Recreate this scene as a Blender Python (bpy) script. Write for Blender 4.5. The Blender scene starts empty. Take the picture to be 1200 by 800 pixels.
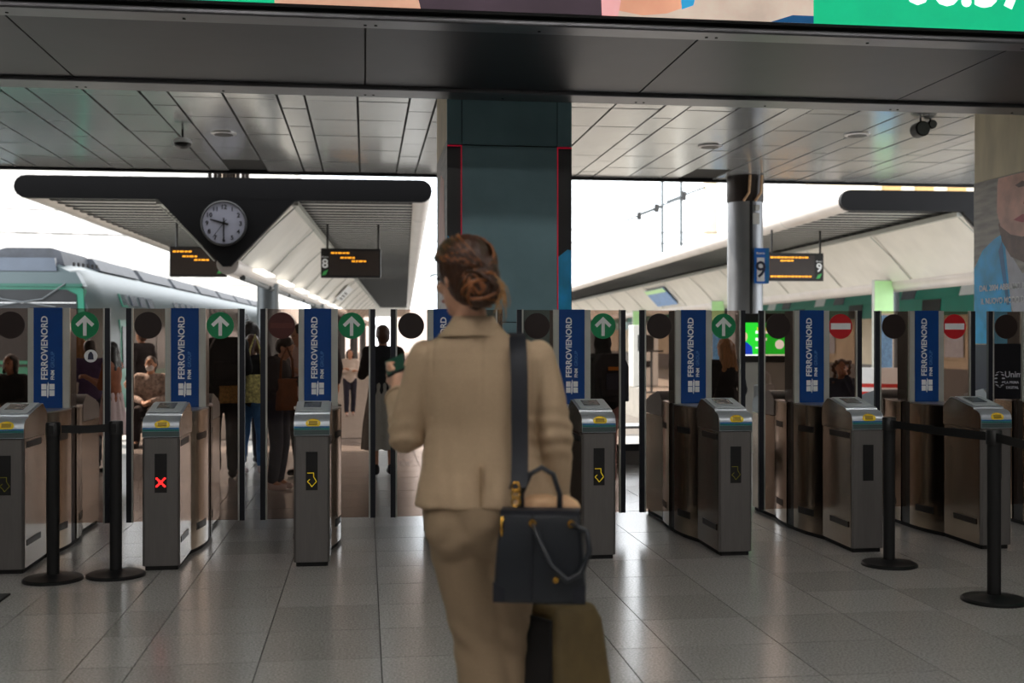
import bpy, bmesh, math, random
from mathutils import Vector, Matrix, noise
random.seed(7)
PI = math.pi
scn = bpy.context.scene
COL = scn.collection

# ---------------------------------------------------------------- camera
cam_d = bpy.data.cameras.new('camera')
cam_d.sensor_width = 36.0
cam_d.lens = 39.6
cam_d.shift_y = -2.0 / 1200.0
cam_d.clip_end = 500
cam_d.dof.use_dof = True
cam_d.dof.focus_distance = 7.6
cam_d.dof.aperture_fstop = 2.2
cam = bpy.data.objects.new('camera', cam_d)
COL.objects.link(cam)
cam.location = (0, 0, 1.45)
cam.rotation_euler = (PI / 2, 0, -math.radians(7.424))
scn.camera = cam

# ---------------------------------------------------------------- world, sun, exposure
W = bpy.data.worlds.new('sky'); scn.world = W; W.use_nodes = True
nt = W.node_tree; nt.nodes.clear()
wo = nt.nodes.new('ShaderNodeOutputWorld'); bg = nt.nodes.new('ShaderNodeBackground')
tc = nt.nodes.new('ShaderNodeTexCoord'); nz = nt.nodes.new('ShaderNodeTexNoise'); rp = nt.nodes.new('ShaderNodeValToRGB')
nz.inputs['Scale'].default_value = 2.2; nz.inputs['Detail'].default_value = 6
rp.color_ramp.elements[0].position = .35; rp.color_ramp.elements[0].color = (.84, .92, 1.0, 1)
rp.color_ramp.elements[1].position = .6; rp.color_ramp.elements[1].color = (1.0, .98, .95, 1)
nt.links.new(tc.outputs['Generated'], nz.inputs['Vector']); nt.links.new(nz.outputs['Fac'], rp.inputs['Fac'])
nt.links.new(rp.outputs['Color'], bg.inputs['Color']); bg.inputs['Strength'].default_value = 4.0
nt.links.new(bg.outputs[0], wo.inputs[0])
sun_d = bpy.data.lights.new('sun', 'SUN'); sun_d.energy = 9.0; sun_d.angle = .01; sun_d.color = (1, .93, .82)
sun = bpy.data.objects.new('sun', sun_d); COL.objects.link(sun)
sun.rotation_euler = Vector((.55, -.45, -.9)).to_track_quat('-Z', 'Y').to_euler()
sun.location = (-30, 40, 50)
scn.view_settings.view_transform = 'Standard'; scn.view_settings.look = 'None'
scn.view_settings.gamma = 1.0; scn.view_settings.use_curve_mapping = False
scn.view_settings.exposure = 0.0

# ---------------------------------------------------------------- materials
def S(r, g, b):
    f = lambda c: (c / 255 / 12.92) if c / 255 <= .04045 else ((c / 255 + .055) / 1.055) ** 2.4
    return (f(r), f(g), f(b))
MATS = {}
def P(name, col, rough=.5, metal=0.0, var=.1, vscale=9.0, bump=0.0, bscale=60.0, emit=0.0, stretch=(1, 1, 1), world=False, rand=0.0, spec=.5, alpha=None, trans=0.0):
    m = bpy.data.materials.new(name); m.use_nodes = True; t = m.node_tree; L = t.links.new
    b = t.nodes['Principled BSDF']
    if world:
        g = t.nodes.new('ShaderNodeNewGeometry'); src = g.outputs['Position']
    else:
        g = t.nodes.new('ShaderNodeTexCoord'); src = g.outputs['Object']
    mp = t.nodes.new('ShaderNodeMapping'); mp.inputs['Scale'].default_value = stretch; L(src, mp.inputs['Vector'])
    n = t.nodes.new('ShaderNodeTexNoise'); n.inputs['Scale'].default_value = vscale; n.inputs['Detail'].default_value = 5
    L(mp.outputs[0], n.inputs['Vector'])
    r = t.nodes.new('ShaderNodeValToRGB'); r.color_ramp.elements[0].position = .3; r.color_ramp.elements[1].position = .7
    lo = [max(0, c * (1 - var)) for c in col]; hi = [min(1, c * (1 + var)) for c in col]
    r.color_ramp.elements[0].color = (*lo, 1); r.color_ramp.elements[1].color = (*hi, 1); L(n.outputs['Fac'], r.inputs['Fac'])
    out = r.outputs['Color']
    if rand:
        oi = t.nodes.new('ShaderNodeObjectInfo'); mr = t.nodes.new('ShaderNodeMapRange')
        mr.inputs['To Min'].default_value = 1 - rand; mr.inputs['To Max'].default_value = 1 + rand
        L(oi.outputs['Random'], mr.inputs['Value'])
        hs = t.nodes.new('ShaderNodeHueSaturation'); L(mr.outputs[0], hs.inputs['Value']); L(out, hs.inputs['Color']); out = hs.outputs['Color']
    L(out, b.inputs['Base Color'])
    b.inputs['Roughness'].default_value = rough; b.inputs['Metallic'].default_value = metal
    b.inputs['Specular IOR Level'].default_value = spec
    if trans: b.inputs['Transmission Weight'].default_value = trans
    if emit:
        L(out, b.inputs['Emission Color']); b.inputs['Emission Strength'].default_value = emit
    if bump:
        n2 = t.nodes.new('ShaderNodeTexNoise'); n2.inputs['Scale'].default_value = bscale; n2.inputs['Detail'].default_value = 3
        L(mp.outputs[0], n2.inputs['Vector'])
        bp = t.nodes.new('ShaderNodeBump'); bp.inputs['Strength'].default_value = bump; bp.inputs['Distance'].default_value = .02
        L(n2.outputs['Fac'], bp.inputs['Height']); L(bp.outputs[0], b.inputs['Normal'])
    MATS[name] = m
    return m
def tinted_glass(name, col, refl=.06, rough=.02):
    m = bpy.data.materials.new(name); m.use_nodes = True; t = m.node_tree; t.nodes.clear(); L = t.links.new
    o = t.nodes.new('ShaderNodeOutputMaterial'); tr = t.nodes.new('ShaderNodeBsdfTransparent'); gl = t.nodes.new('ShaderNodeBsdfGlossy')
    n = t.nodes.new('ShaderNodeTexNoise'); n.inputs['Scale'].default_value = 3
    r = t.nodes.new('ShaderNodeValToRGB'); r.color_ramp.elements[0].color = (*[c * .9 for c in col], 1); r.color_ramp.elements[1].color = (*[min(1, c * 1.05) for c in col], 1)
    L(n.outputs['Fac'], r.inputs['Fac']); L(r.outputs['Color'], tr.inputs['Color'])
    fr = t.nodes.new('ShaderNodeFresnel'); fr.inputs['IOR'].default_value = 1.5
    mx = t.nodes.new('ShaderNodeMixShader'); gl.inputs['Roughness'].default_value = rough; gl.inputs['Color'].default_value = (.9, .9, .9, 1)
    L(fr.outputs[0], mx.inputs['Fac']); L(tr.outputs[0], mx.inputs[1]); L(gl.outputs[0], mx.inputs[2]); L(mx.outputs[0], o.inputs['Surface'])
    MATS[name] = m; return m

granite = P('granite', S(168, 165, 163), .21, 0, .34, 90, .03, 25, world=True, rand=.1, spec=1.0)
granite_b = P('granite_joint', S(52, 50, 48), .7, 0, .2, 40)
steel = P('brushed_steel', S(158, 145, 131), .17, 1, .12, 14, .03, 40, stretch=(30, 30, .6))
steel_l = P('satin_steel', S(190, 190, 192), .34, 1, .08, 18, .02, 50, stretch=(1, 14, 14))
steel_head = P('pale_steel', S(190, 198, 206), .34, .5, .06, 10)
platem = P('pale_plate', S(196, 206, 210), .45, 0, .05, 10)
steel_f = P('grey_coated_steel', S(116, 113, 111), .48, .6, .06, 8, .02, 60, stretch=(8, 8, .6))
blackp = P('black_plastic', S(16, 16, 18), .45, 0, .15)
blackm = P('black_matt', S(9, 9, 11), .7, 0, .15)
rubber = P('navy_rubber', S(17, 21, 34), .45, 0, .1)
blue = P('blue_print', S(2, 64, 134), .3, 0, .05)
white = P('white_print', S(232, 234, 236), .5, 0, .04)
greyprint = P('pale_blue_print', S(90, 140, 200), .5, 0, .04)
silver = P('silver_frame', S(186, 188, 182), .4, .35, .05)
darkbrown = P('dark_bronze', S(40, 32, 28), .4, .3, .1)
greensign = P('green_sign', S(0, 132, 82), .4, 0, .05)
redsign = P('red_sign', S(196, 24, 34), .4, 0, .05)
darkdisc = P('dark_disc_back', S(34, 20, 18), .4, 0, .15)
darkred = P('dark_red_disc_back', S(74, 26, 22), .4, 0, .15)
darkred2 = P('dark_red_bar', S(92, 40, 34), .4, 0, .1)
headgrey = P('head_grey_green', S(84, 98, 98), .4, .3, .08)
teal = P('teal_band', S(40, 130, 122), .3, .3, .1)
yellow = P('yellow_sticker', S(240, 206, 30), .5, 0, .06)
ambert = P('dull_amber_print', S(168, 140, 20), .5, 0, .06)
led_red = P('red_led', S(255, 40, 40), .5, 0, .02, emit=2.2)
led_yel = P('yellow_led', S(215, 185, 30), .5, 0, .02, emit=.45)
led_dim = P('dim_yellow_led', S(110, 104, 20), .5, 0, .02, emit=.1)
led_dimred = P('dim_red_led', S(150, 20, 20), .5, 0, .02, emit=.3)
lcd = P('grey_lcd', S(84, 92, 96), .25, 0, .08)
flapglass = tinted_glass('bronze_glass', (.76, .66, .60))
clearglass = tinted_glass('clear_glass', (.9, .93, .92))
soffit = P('dark_soffit', S(62, 62, 67), .42, .6, .08, 3, .015, 12)
soffit_t = P('soffit_trim', S(116, 116, 120), .35, .75, .08, 6)
ceilp = P('ceiling_panel', S(206, 208, 208), .17, .6, .06, 2.0, .05, 2.5, rand=.06)
ceilb = P('ceiling_gap', S(30, 30, 30), .8)
tealcol = P('teal_column', S(128, 166, 176), .5, 0, .1, 2.5, .02, 20)
redline = P('red_line', S(200, 30, 60), .4, 0, .02, emit=.25)
posterblack = P('poster_black', S(18, 18, 24), .3, 0, .1)
posterblue = P('poster_blue', S(30, 170, 230), .4, 0, .25, 5)
posterblue2 = P('poster_dark_blue', S(20, 110, 170), .4, 0, .2, 6)
posterskin = P('poster_skin', S(214, 166, 150), .45, 0, .2, 6)
posterbeard = P('poster_beard', S(120, 96, 90), .5, 0, .2, 12)
postergrey = P('poster_grey', S(160, 152, 144), .5, 0, .3, 3, stretch=(1, 1, 6))
posternavy = P('poster_navy', S(40, 44, 68), .45, 0, .2, 4)
posterwhite = P('poster_shirt', S(186, 186, 196), .5, 0, .1)
posterpink = P('poster_lips', S(186, 100, 106), .5, 0, .1)
stone = P('beige_stone', S(214, 200, 172), .6, 0, .14, 5, .05, 30, stretch=(1, 1, .3))
wallm = P('hall_wall', S(96, 90, 84), .6, 0, .08, 3)
hallceil = P('hall_ceiling', S(80, 80, 80), .6, 0, .06, 2)
lampm = P('added_lamp_diffuser', (1, .955, .91), .5, 0, .01, emit=22)
canopyd = P('dark_canopy', S(16, 16, 19), .6, 0, .1, 3, spec=.25)
slatm = P('dark_slat', S(26, 27, 30), .5, .0, .1, 3)
underm = P('dark_underside', S(20, 21, 24), .5, 0, .1, 3)
sheetm = P('pale_sheet', S(206, 206, 202), .5, 0, .06, 3)
panelw = P('white_panel', S(226, 222, 214), .45, 0, .05, 2)
canopytube = P('pale_tube', S(214, 206, 200), .35, .2, .06, 2)
colm = P('column_steel', S(138, 140, 144), .4, .6, .08, 3)
postm = P('grey_post', S(88, 94, 98), .4, .4, .08, 3)
palegreen = P('pale_green_panel', S(178, 226, 160), .4, 0, .06, 3, emit=.15)
infoblue = P('info_blue', S(96, 158, 216), .4, 0, .3, 14)
signblue = P('sign_blue', S(22, 104, 196), .4, 0, .05)
boardm = P('board_case', S(28, 27, 27), .4, .2, .1)
boards = P('board_screen', S(48, 40, 36), .35, 0, .08)
orange = P('orange_led', S(255, 170, 40), .5, 0, .02, emit=1.1)
leafgreen = P('leaf_green', S(70, 170, 90), .5, 0, .1)
clockface = P('clock_face', S(168, 170, 186), .35, 0, .04)
platform = P('platform_paving', S(150, 146, 140), .5, 0, .15, 3, .03, 20, world=True)
ballast = P('track_ballast', S(96, 90, 84), .9, 0, .35, 12, .6, 20, world=True)
railm = P('rail_steel', S(120, 104, 92), .4, .8, .1)
facade = P('cream_facade', S(222, 212, 192), .8, 0, .08, .6)
facade2 = P('pale_facade', S(232, 230, 226), .8, 0, .05, .5)
winm = P('shaded_window', S(190, 150, 92), .4, 0, .15, 2)
winm2 = P('pale_window', S(188, 186, 182), .4, 0, .15, 2)
t_grey = P('train_silver', S(66, 80, 84), .35, .1, .06, 2)
t_green = P('train_green', S(0, 112, 88), .35, 0, .06, 2)
t_green2 = P('train_teal', S(0, 124, 106), .35, 0, .06, 2)
t_dgreen = P('train_dark_green', S(4, 78, 64), .4, 0, .08, 2)
t_white = P('train_white', S(214, 220, 222), .35, 0, .05, 2)
t_glass = P('train_glass', S(34, 36, 38), .3, 0, .2, 2, spec=.25)
t_roof = P('train_roof', S(60, 64, 72), .6, 0, .25, 6)
t_dest = P('train_destination_glass', S(70, 78, 90), .2, .2, .08, 4)
beigew = P('beige_wall', S(204, 186, 160), .7, 0, .1, 1.5)
greyw = P('grey_wall', S(110, 104, 100), .7, 0, .1, 1.5)
stripe_r = P('red_stripe', S(196, 50, 44), .5)
skin1 = P('skin', S(206, 158, 130), .5, 0, .08, 14)
skin2 = P('tan_skin', S(170, 116, 88), .5, 0, .08, 14)
hairdk = P('dark_hair', S(34, 24, 20), .4, 0, .35, 16, .3, 40, stretch=(6, 6, 1))
hairbr = P('brown_hair', S(86, 52, 32), .4, 0, .4, 16, .3, 40, stretch=(6, 6, 1))
hairbl = P('blonde_hair', S(168, 124, 80), .4, 0, .3, 16, .3, 40, stretch=(6, 6, 1))
hairw = P('auburn_hair', S(62, 36, 20), .38, 0, .45, 60, .25, 120, stretch=(3, 3, .6))
hairw2 = P('copper_strand', S(134, 82, 46), .35, 0, .4, 30)
hairw3 = P('golden_wisp', S(190, 146, 96), .4, 0, .3, 30)
blazer = P('beige_blazer', S(178, 154, 125), .8, 0, .06, 220, .12, 420)
trouser = P('beige_trousers', S(152, 130, 104), .82, 0, .06, 220, .12, 420)
seamm = P('blazer_seam', S(158, 132, 100), .85, 0, .08, 120)
bagm = P('navy_leather', S(34, 38, 44), .34, 0, .15, 9, .06, 260)
strapm = P('navy_webbing', S(22, 26, 36), .6, 0, .15, 60, .1, 300)
gold = P('gold_metal', S(206, 160, 74), .25, 1, .1)
olive = P('olive_canvas', S(92, 76, 44), .7, 0, .25, 9, .08, 120)
blackcanvas = P('black_canvas', S(18, 18, 20), .7, 0, .2, 9, .08, 120)
tan = P('tan_cloth', S(198, 160, 122), .7, 0, .12, 16, .2, 14)
eyem = P('eye_dark', S(28, 20, 18), .3)
lipm = P('lips', S(170, 92, 84), .5)
maskm = P('face_mask', S(226, 228, 230), .7)

def cloth(name, rgb, var=.15, vscale=12, bump=.1): return P(name, S(*rgb), .85, 0, var, vscale, bump, 40)
c_black = cloth('black_cloth', (20, 20, 24), .3)
c_dark = cloth('charcoal_cloth', (40, 38, 44), .3)
c_jeans = cloth('blue_denim', (62, 102, 148), .2)
c_white = cloth('white_cloth', (220, 214, 206), .06)
c_pink = cloth('pink_white_cloth', (214, 188, 184), .06)
c_taupe = cloth('taupe_cloth', (146, 142, 134), .06)
c_purple = cloth('purple_cloth', (84, 66, 112), .2)
c_rust = cloth('rust_cloth', (150, 88, 58), .2)
c_navy = cloth('navy_cloth', (34, 38, 58), .2)
c_pattern = cloth('patterned_cloth', (190, 176, 168), .5, 26)
c_yelpat = cloth('yellow_patterned_cloth', (220, 200, 130), .55, 40)
c_brownbag = cloth('brown_leather', (120, 74, 44), .2)
c_goldbag = cloth('gold_mesh', (150, 116, 60), .4, 40)
c_cardboard = cloth('kraft_card', (176, 140, 100), .1)
c_whitebag = cloth('white_plastic', (232, 232, 232), .05)
c_pinkpk = cloth('pink_trouser', (198, 150, 150), .1)
c_shoe = cloth('shoe_dark', (28, 24, 24), .2)
c_shoew = cloth('shoe_light', (206, 190, 188), .1)

# ---------------------------------------------------------------- mesh helpers
def link(name, me, mat, parent=None, loc=(0, 0, 0), rot=(0, 0, 0)):
    o = bpy.data.objects.new(name, me); COL.objects.link(o)
    if mat is not None and not me.materials: me.materials.append(mat)
    o.location = loc; o.rotation_euler = rot
    if parent: o.parent = parent
    return o
def tag(o, label, cat, group=None):
    o['label'] = label; o['category'] = cat
    if group: o['group'] = group
    return o
def thing(name, label, cat, loc=(0, 0, 0), rotz=0, group=None):
    o = bpy.data.objects.new(name, None); COL.objects.link(o); o.empty_display_size = .1
    o.location = loc; o.rotation_euler = (0, 0, rotz)
    return tag(o, label, cat, group)
def struct(o, label=None, cat=None):
    o['kind'] = 'structure'
    if label: o['label'] = label
    if cat: o['category'] = cat
    return o
class MB:
    def __init__(s): s.v = []; s.f = []
    def add(s, vs, fs):
        n = len(s.v); s.v += [tuple(p) for p in vs]; s.f += [tuple(i + n for i in f) for f in fs]; return s
    def box(s, x0, x1, y0, y1, z0, z1):
        return s.add([(x0, y0, z0), (x1, y0, z0), (x1, y1, z0), (x0, y1, z0), (x0, y0, z1), (x1, y0, z1), (x1, y1, z1), (x0, y1, z1)],
                     [(0, 3, 2, 1), (4, 5, 6, 7), (0, 1, 5, 4), (1, 2, 6, 5), (2, 3, 7, 6), (3, 0, 4, 7)])
    def rings(s, R, cap=True, close=False):
        k = len(R[0]); vs = [p for r in R for p in r]; fs = []
        m = len(R) if close else len(R) - 1
        for i in range(m):
            a = i * k; b = ((i + 1) % len(R)) * k
            for j in range(k): fs.append((a + j, a + (j + 1) % k, b + (j + 1) % k, b + j))
        if cap and not close:
            fs.append(tuple(range(k))[::-1]); fs.append(tuple(range((len(R) - 1) * k, len(R) * k)))
        return s.add(vs, fs)
    def prism(s, pts, axis, a, b):
        # pts: 2D outline in the two remaining axes (x,y / x,z / y,z order)
        def mk(p, t):
            return (t, p[0], p[1]) if axis == 'x' else (p[0], t, p[1]) if axis == 'y' else (p[0], p[1], t)
        return s.rings([[mk(p, a) for p in pts], [mk(p, b) for p in pts]])
    def tube(s, pts, r, n=10, cap=True):
        pts = [Vector(p) for p in pts]; R = []; up = None
        for i, p in enumerate(pts):
            t = (pts[min(i + 1, len(pts) - 1)] - pts[max(i - 1, 0)]).normalized()
            if up is None:
                up = Vector((0, 0, 1)) if abs(t.z) < .9 else Vector((1, 0, 0))
            u = t.cross(up).normalized(); w = u.cross(t).normalized(); up = w
            rr = r[i] if isinstance(r, (list, tuple)) else r
            R.append([p + (u * math.cos(2 * PI * j / n) + w * math.sin(2 * PI * j / n)) * rr for j in range(n)])
        return s.rings(R, cap)
    def ribbon(s, pts, wdir, w, t):
        pts = [Vector(p) for p in pts]; wd = Vector(wdir).normalized(); R = []
        for i, p in enumerate(pts):
            tg = (pts[min(i + 1, len(pts) - 1)] - pts[max(i - 1, 0)]).normalized()
            nn = tg.cross(wd).normalized()
            R.append([p - wd * w / 2 - nn * t / 2, p + wd * w / 2 - nn * t / 2, p + wd * w / 2 + nn * t / 2, p - wd * w / 2 + nn * t / 2])
        return s.rings(R)
    def lathe(s, prof, n=24, c=(0, 0, 0), axis='z'):
        R = []
        for r, h in prof:
            ring = []
            for j in range(n):
                a = 2 * PI * j / n; x, y = r * math.cos(a), r * math.sin(a)
                ring.append((c[0] + x, c[1] + y, c[2] + h) if axis == 'z' else (c[0] + x, c[1] + h, c[2] + y))
            R.append(ring)
        return s.rings(R)
    def ell(s, c, r, rot=None, n=14, m=9):
        R = []; q = rot or Matrix.Identity(3)
        for i in range(m + 1):
            ph = -PI / 2 + PI * i / m; cr = max(math.cos(ph), .02)
            R.append([Vector(c) + q @ Vector((r[0] * cr * math.cos(2 * PI * j / n), r[1] * cr * math.sin(2 * PI * j / n), r[2] * math.sin(ph))) for j in range(n)])
        return s.rings(R)
    def cap(s, p0, p1, r0, r1, n=12):
        p0, p1 = Vector(p0), Vector(p1); t = (p1 - p0)
        if t.length < 1e-5: return s.ell(p0, (r0, r0, r0))
        t.normalize(); up = Vector((0, 0, 1)) if abs(t.z) < .9 else Vector((1, 0, 0)); u = t.cross(up).normalized(); w = u.cross(t)
        R = []
        for p, r, a0, a1 in ((p0, r0, -90, 0), (p1, r1, 0, 90)):
            for k in range(5):
                a = math.radians(a0 + (a1 - a0) * k / 4); c = max(math.cos(a), .03)
                R.append([p + t * (r * math.sin(a)) + (u * math.cos(2 * PI * j / n) + w * math.sin(2 * PI * j / n)) * (r * c) for j in range(n)])
        return s.rings(R)
    def mesh(s, name, smooth=False, fix=True):
        me = bpy.data.meshes.new(name); me.from_pydata(s.v, [], s.f)
        if fix:
            bm = bmesh.new(); bm.from_mesh(me); bmesh.ops.recalc_face_normals(bm, faces=bm.faces); bm.to_mesh(me); bm.free()
        if smooth:
            me.shade_smooth()
            if smooth != True:
                me.set_sharp_from_angle(angle=math.radians(smooth))
        me.update(); return me
    def build(s, name, mat, parent=None, smooth=False, loc=(0, 0, 0), rot=(0, 0, 0)):
        return link(name, s.mesh(name, smooth), mat, parent, loc, rot)
def beveled(o, w=.004, seg=2):
    b = o.modifiers.new('bevel', 'BEVEL'); b.width = w; b.segments = seg; b.limit_method = 'ANGLE'; b.angle_limit = math.radians(40); return o
def circle(r, n=32, c=(0, 0), ry=None): return [(c[0] + r * math.cos(2 * PI * i / n), c[1] + (ry or r) * math.sin(2 * PI * i / n)) for i in range(n)]
TXT = {}
def text_mesh(body, size, ext=.0012, off=0.0, align='CENTER', vertical=False, spacing=1.0, back=False):
    key = (body, size, ext, off, align, vertical, spacing, back)
    if key in TXT: return TXT[key]
    cu = bpy.data.curves.new('lettering', 'FONT'); cu.body = body; cu.size = size; cu.extrude = ext; cu.offset = off
    cu.align_x = align; cu.align_y = 'BOTTOM_BASELINE'; cu.space_character = spacing; cu.resolution_u = 3
    o = bpy.data.objects.new('lettering', cu); COL.objects.link(o)
    me = bpy.data.meshes.new_from_object(o); bpy.data.objects.remove(o)
    M = Matrix.Rotation(PI / 2, 4, 'X')
    if vertical: M = M @ Matrix.Rotation(PI / 2, 4, 'Z')
    me.transform(M); me.materials.clear(); TXT[key] = me; return me
TMP = bpy.data.scenes.new('workbench')
def blob(name, mb, mat, parent, voxel=.014, smooth=4, disp=None, loc=(0, 0, 0), rot=(0, 0, 0)):
    me = mb.mesh(name); o = bpy.data.objects.new(name, me); TMP.collection.objects.link(o)
    r = o.modifiers.new('r', 'REMESH'); r.mode = 'VOXEL'; r.voxel_size = voxel
    if smooth:
        sm = o.modifiers.new('s', 'SMOOTH'); sm.factor = .5; sm.iterations = smooth
    
    with bpy.context.temp_override(scene=TMP, view_layer=TMP.view_layers[0]):
        dg = bpy.context.evaluated_depsgraph_get(); nm = bpy.data.meshes.new_from_object(o.evaluated_get(dg))
    bpy.data.objects.remove(o); bpy.data.meshes.remove(me)
    if disp:
        ns = [v.normal.copy() for v in nm.vertices]
        for v, n in zip(nm.vertices, ns): v.co += n * disp(v.co)
    nm.shade_smooth(); nm.name = name; nm.materials.clear()
    return link(name, nm, mat, parent, loc, rot)

# ================================================================ SETTING
# ---- hall floor with granite tiles
fl = struct(MB().box(-8, 11, -10, 17, -.25, -.012).build('floor', granite_b), 'polished grey granite tile floor of the station hall', 'floor')
xs = [-1.27]; seq = [.25, .546, .546, .546, .547]
i = 0
while xs[-1] < 11: xs.append(xs[-1] + seq[i % 5]); i += 1
i = 4
while xs[0] > -8: xs.insert(0, xs[0] - seq[i % 5]); i -= 1
ys = [6.735 + .52 * k for k in range(-20, 20)]
TILE = {}
def tile_mesh(w, d):
    k = (round(w, 3), round(d, 3))
    if k not in TILE:
        g = .0026
        R = [[(g, g, -.012), (w - g, g, -.012), (w - g, d - g, -.012), (g, d - g, -.012)],
             [(g, g, 0), (w - g, g, 0), (w - g, d - g, 0), (g, d - g, 0)]]
        me = MB().rings(R).mesh('tile'); me.materials.append(granite); TILE[k] = me
    return TILE[k]
ca, sa = math.cos(math.radians(7.424)), math.sin(math.radians(7.424))
def in_view(x, y, m=.35):
    d = x * sa + y * ca; u = x * ca - y * sa
    return d > 4.2 and abs(u) < d * .4545 + m
cand = []
rest = MB()
for a in range(len(xs) - 1):
    for b in range(len(ys) - 1):
        x0, x1, y0, y1 = xs[a], xs[a + 1], ys[b], ys[b + 1]
        if x0 < -8 or x1 > 11 or y0 < -4 or y1 > 17: continue
        cand.append((0 if in_view((x0 + x1) / 2, (y0 + y1) / 2) else 1, y0, x0, x1, y1))
cand.sort()
for k, (iv, y0, x0, x1, y1) in enumerate(cand):
    dz = random.uniform(-.0006, .0004)
    if iv == 0 and k < 290:
        link('tile', tile_mesh(x1 - x0, y1 - y0), None, fl, (x0, y0, dz))
    else:
        g = .004; rest.box(x0 + g, x1 - g, y0 + g, y1 - g, -.012, dz)
rest.build('tile_field', granite, fl)['kind'] = 'stuff'
# dark floor mat corner at the left edge
tag(MB().box(-2.6, -2.0, 5.8, 6.72, .0, .01).build('floor_mat', blackm), 'dark mat lying on the tiles at the lower left edge', 'mat')

# ---- hall shell around the camera
struct(MB().box(-8.3, -8, -10, 16.8, -.2, 6.2).build('wall_left', wallm), 'plain hall wall at the far left', 'wall')
struct(MB().box(11, 11.3, -10, 13, -.2, 6.2).build('wall_right', wallm), 'plain hall wall at the far right', 'wall')
struct(MB().box(-8.3, 11.3, -10.3, -10, -.2, 6.2).build('wall_back', wallm), 'plain hall wall behind the viewer', 'wall')
hc = struct(MB().box(-8.3, 11.3, -10.3, 7.5, 6.0, 6.3).build('ceiling_hall', hallceil), 'hall ceiling above the viewer', 'ceiling')
for lx in (-5.5, -1.5, 2.5, 6.5):  # unseen lamps, added overhead to brighten the hall floor and gates
    for ly in (-6, -2, 2):
        t = thing('added_hall_lamp', 'rectangular lamp added unseen above and behind the viewer to light the hall', 'lamp', (lx, ly, 5.9), 0, 'added hall lamps')
        MB().box(-.62, .62, -.32, .32, .03, .1).build('housing', silver, t)
        MB().box(-.6, .6, -.3, .3, 0, .03).build('diffuser', lampm, t)

# ---- beam over the gates: soffit panels, trims, LED screen
bm_ = struct(MB().box(-8, 11, 7.45, 9.68, 3.57, 6.3).build('ceiling_beam', blackm), 'dark metal beam running above the ticket gates', 'beam')
sx = -2.31 * 3 + .0
while sx < 10.5:
    beveled(MB().box(sx + .006, sx + 2.31 - .006, 7.64, 9.385, 3.55, 3.575).build('soffit_panel', soffit, bm_), .003)
    sx += 2.31
for y0, y1, z0 in ((7.42, 7.632, 3.54), (9.392, 9.70, 3.52)):
    x = -7.9
    beveled(MB().box(-8, 11, y0, y1, z0, 3.58).build('edge_trim', soffit_t, bm_), .012, 3)
sc = MB()
for y, z in ((7.55, 3.54), (9.60, 3.52)):
    for k in range(-6, 9):
        for dx in (0, .07): 
            b = MB().lathe([(.011, -.004), (.011, 0)], 8, (k * 1.17 + dx, y, z)).build('screw', blackm, bm_)
            if k % 2: break
led = thing('led_screen', 'long LED advertising screen glowing green and pink along the top', 'screen', (0, 7.40, 3.6))
MB().box(-8, 11, .0, .05, 0, 1.0).build('housing', blackm, led)
def emi(name, rgb, st=.8, var=.15, vs=4): return P(name, S(*rgb), .5, 0, var, vs, emit=st)
e_green = emi('led_green', (0, 186, 130), .8, .04); e_peach = emi('led_peach', (214, 164, 138), .75); e_dark = emi('led_dark', (78, 62, 74), .35, .25, 2)
e_pink = emi('led_pink', (236, 170, 170), .85); e_arm = emi('led_arm', (222, 158, 128), .8); e_beige = emi('led_beige', (206, 186, 170), .75); e_cyan = emi('led_cyan', (40, 150, 200), .8); e_white = emi('led_white', (250, 250, 250), 1.1, .01); e_navy = emi('led_navy', (10, 80, 130), .6)
def scr(name, pts, m, dy): MB().prism(pts, 'y', -.004 - dy, 0).build(name, m, led)
z0 = 0.02
scr('green_panel', [(-8, z0), (-.58, z0), (-.58, .95), (-8, .95)], e_green, 0)
scr('picture_peach', [(-.58, z0), (.36, z0), (.34, .1), (.5, .6), (-.58, .6)], e_peach, .001)
scr('picture_dark', [(-.58, z0), (1.58, z0), (1.58, .95), (-.58, .95)], e_dark, 0)
scr('picture_beige', [(1.58, z0), (3.05, z0), (3.05, .95), (1.58, .95)], e_beige, 0)
scr('picture_arm', [(1.66, .06), (1.85, .03), (2.02, .05), (2.2, .12), (2.25, .3), (1.8, .4), (1.58, .2)], e_arm, .002)
scr('picture_hand', [(1.57, .02), (1.68, .02), (1.7, .12), (1.6, .3), (1.56, .3)], e_pink, .003)
scr('picture_wristband', [(2.12, .08), (2.2, .11), (2.25, .3), (2.1, .3)], e_cyan, .003)
scr('picture_fold', [(2.75, .02), (3.05, .02), (3.05, .07), (2.9, .07)], e_navy, .002)
scr('green_panel', [(3.05, z0), (11, z0), (11, .95), (3.05, .95)], e_green, 0)
link('phone_number', text_mesh('06.377', .42, .001, .012, 'LEFT'), e_white, led, (3.70, -.006, .19))

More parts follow.
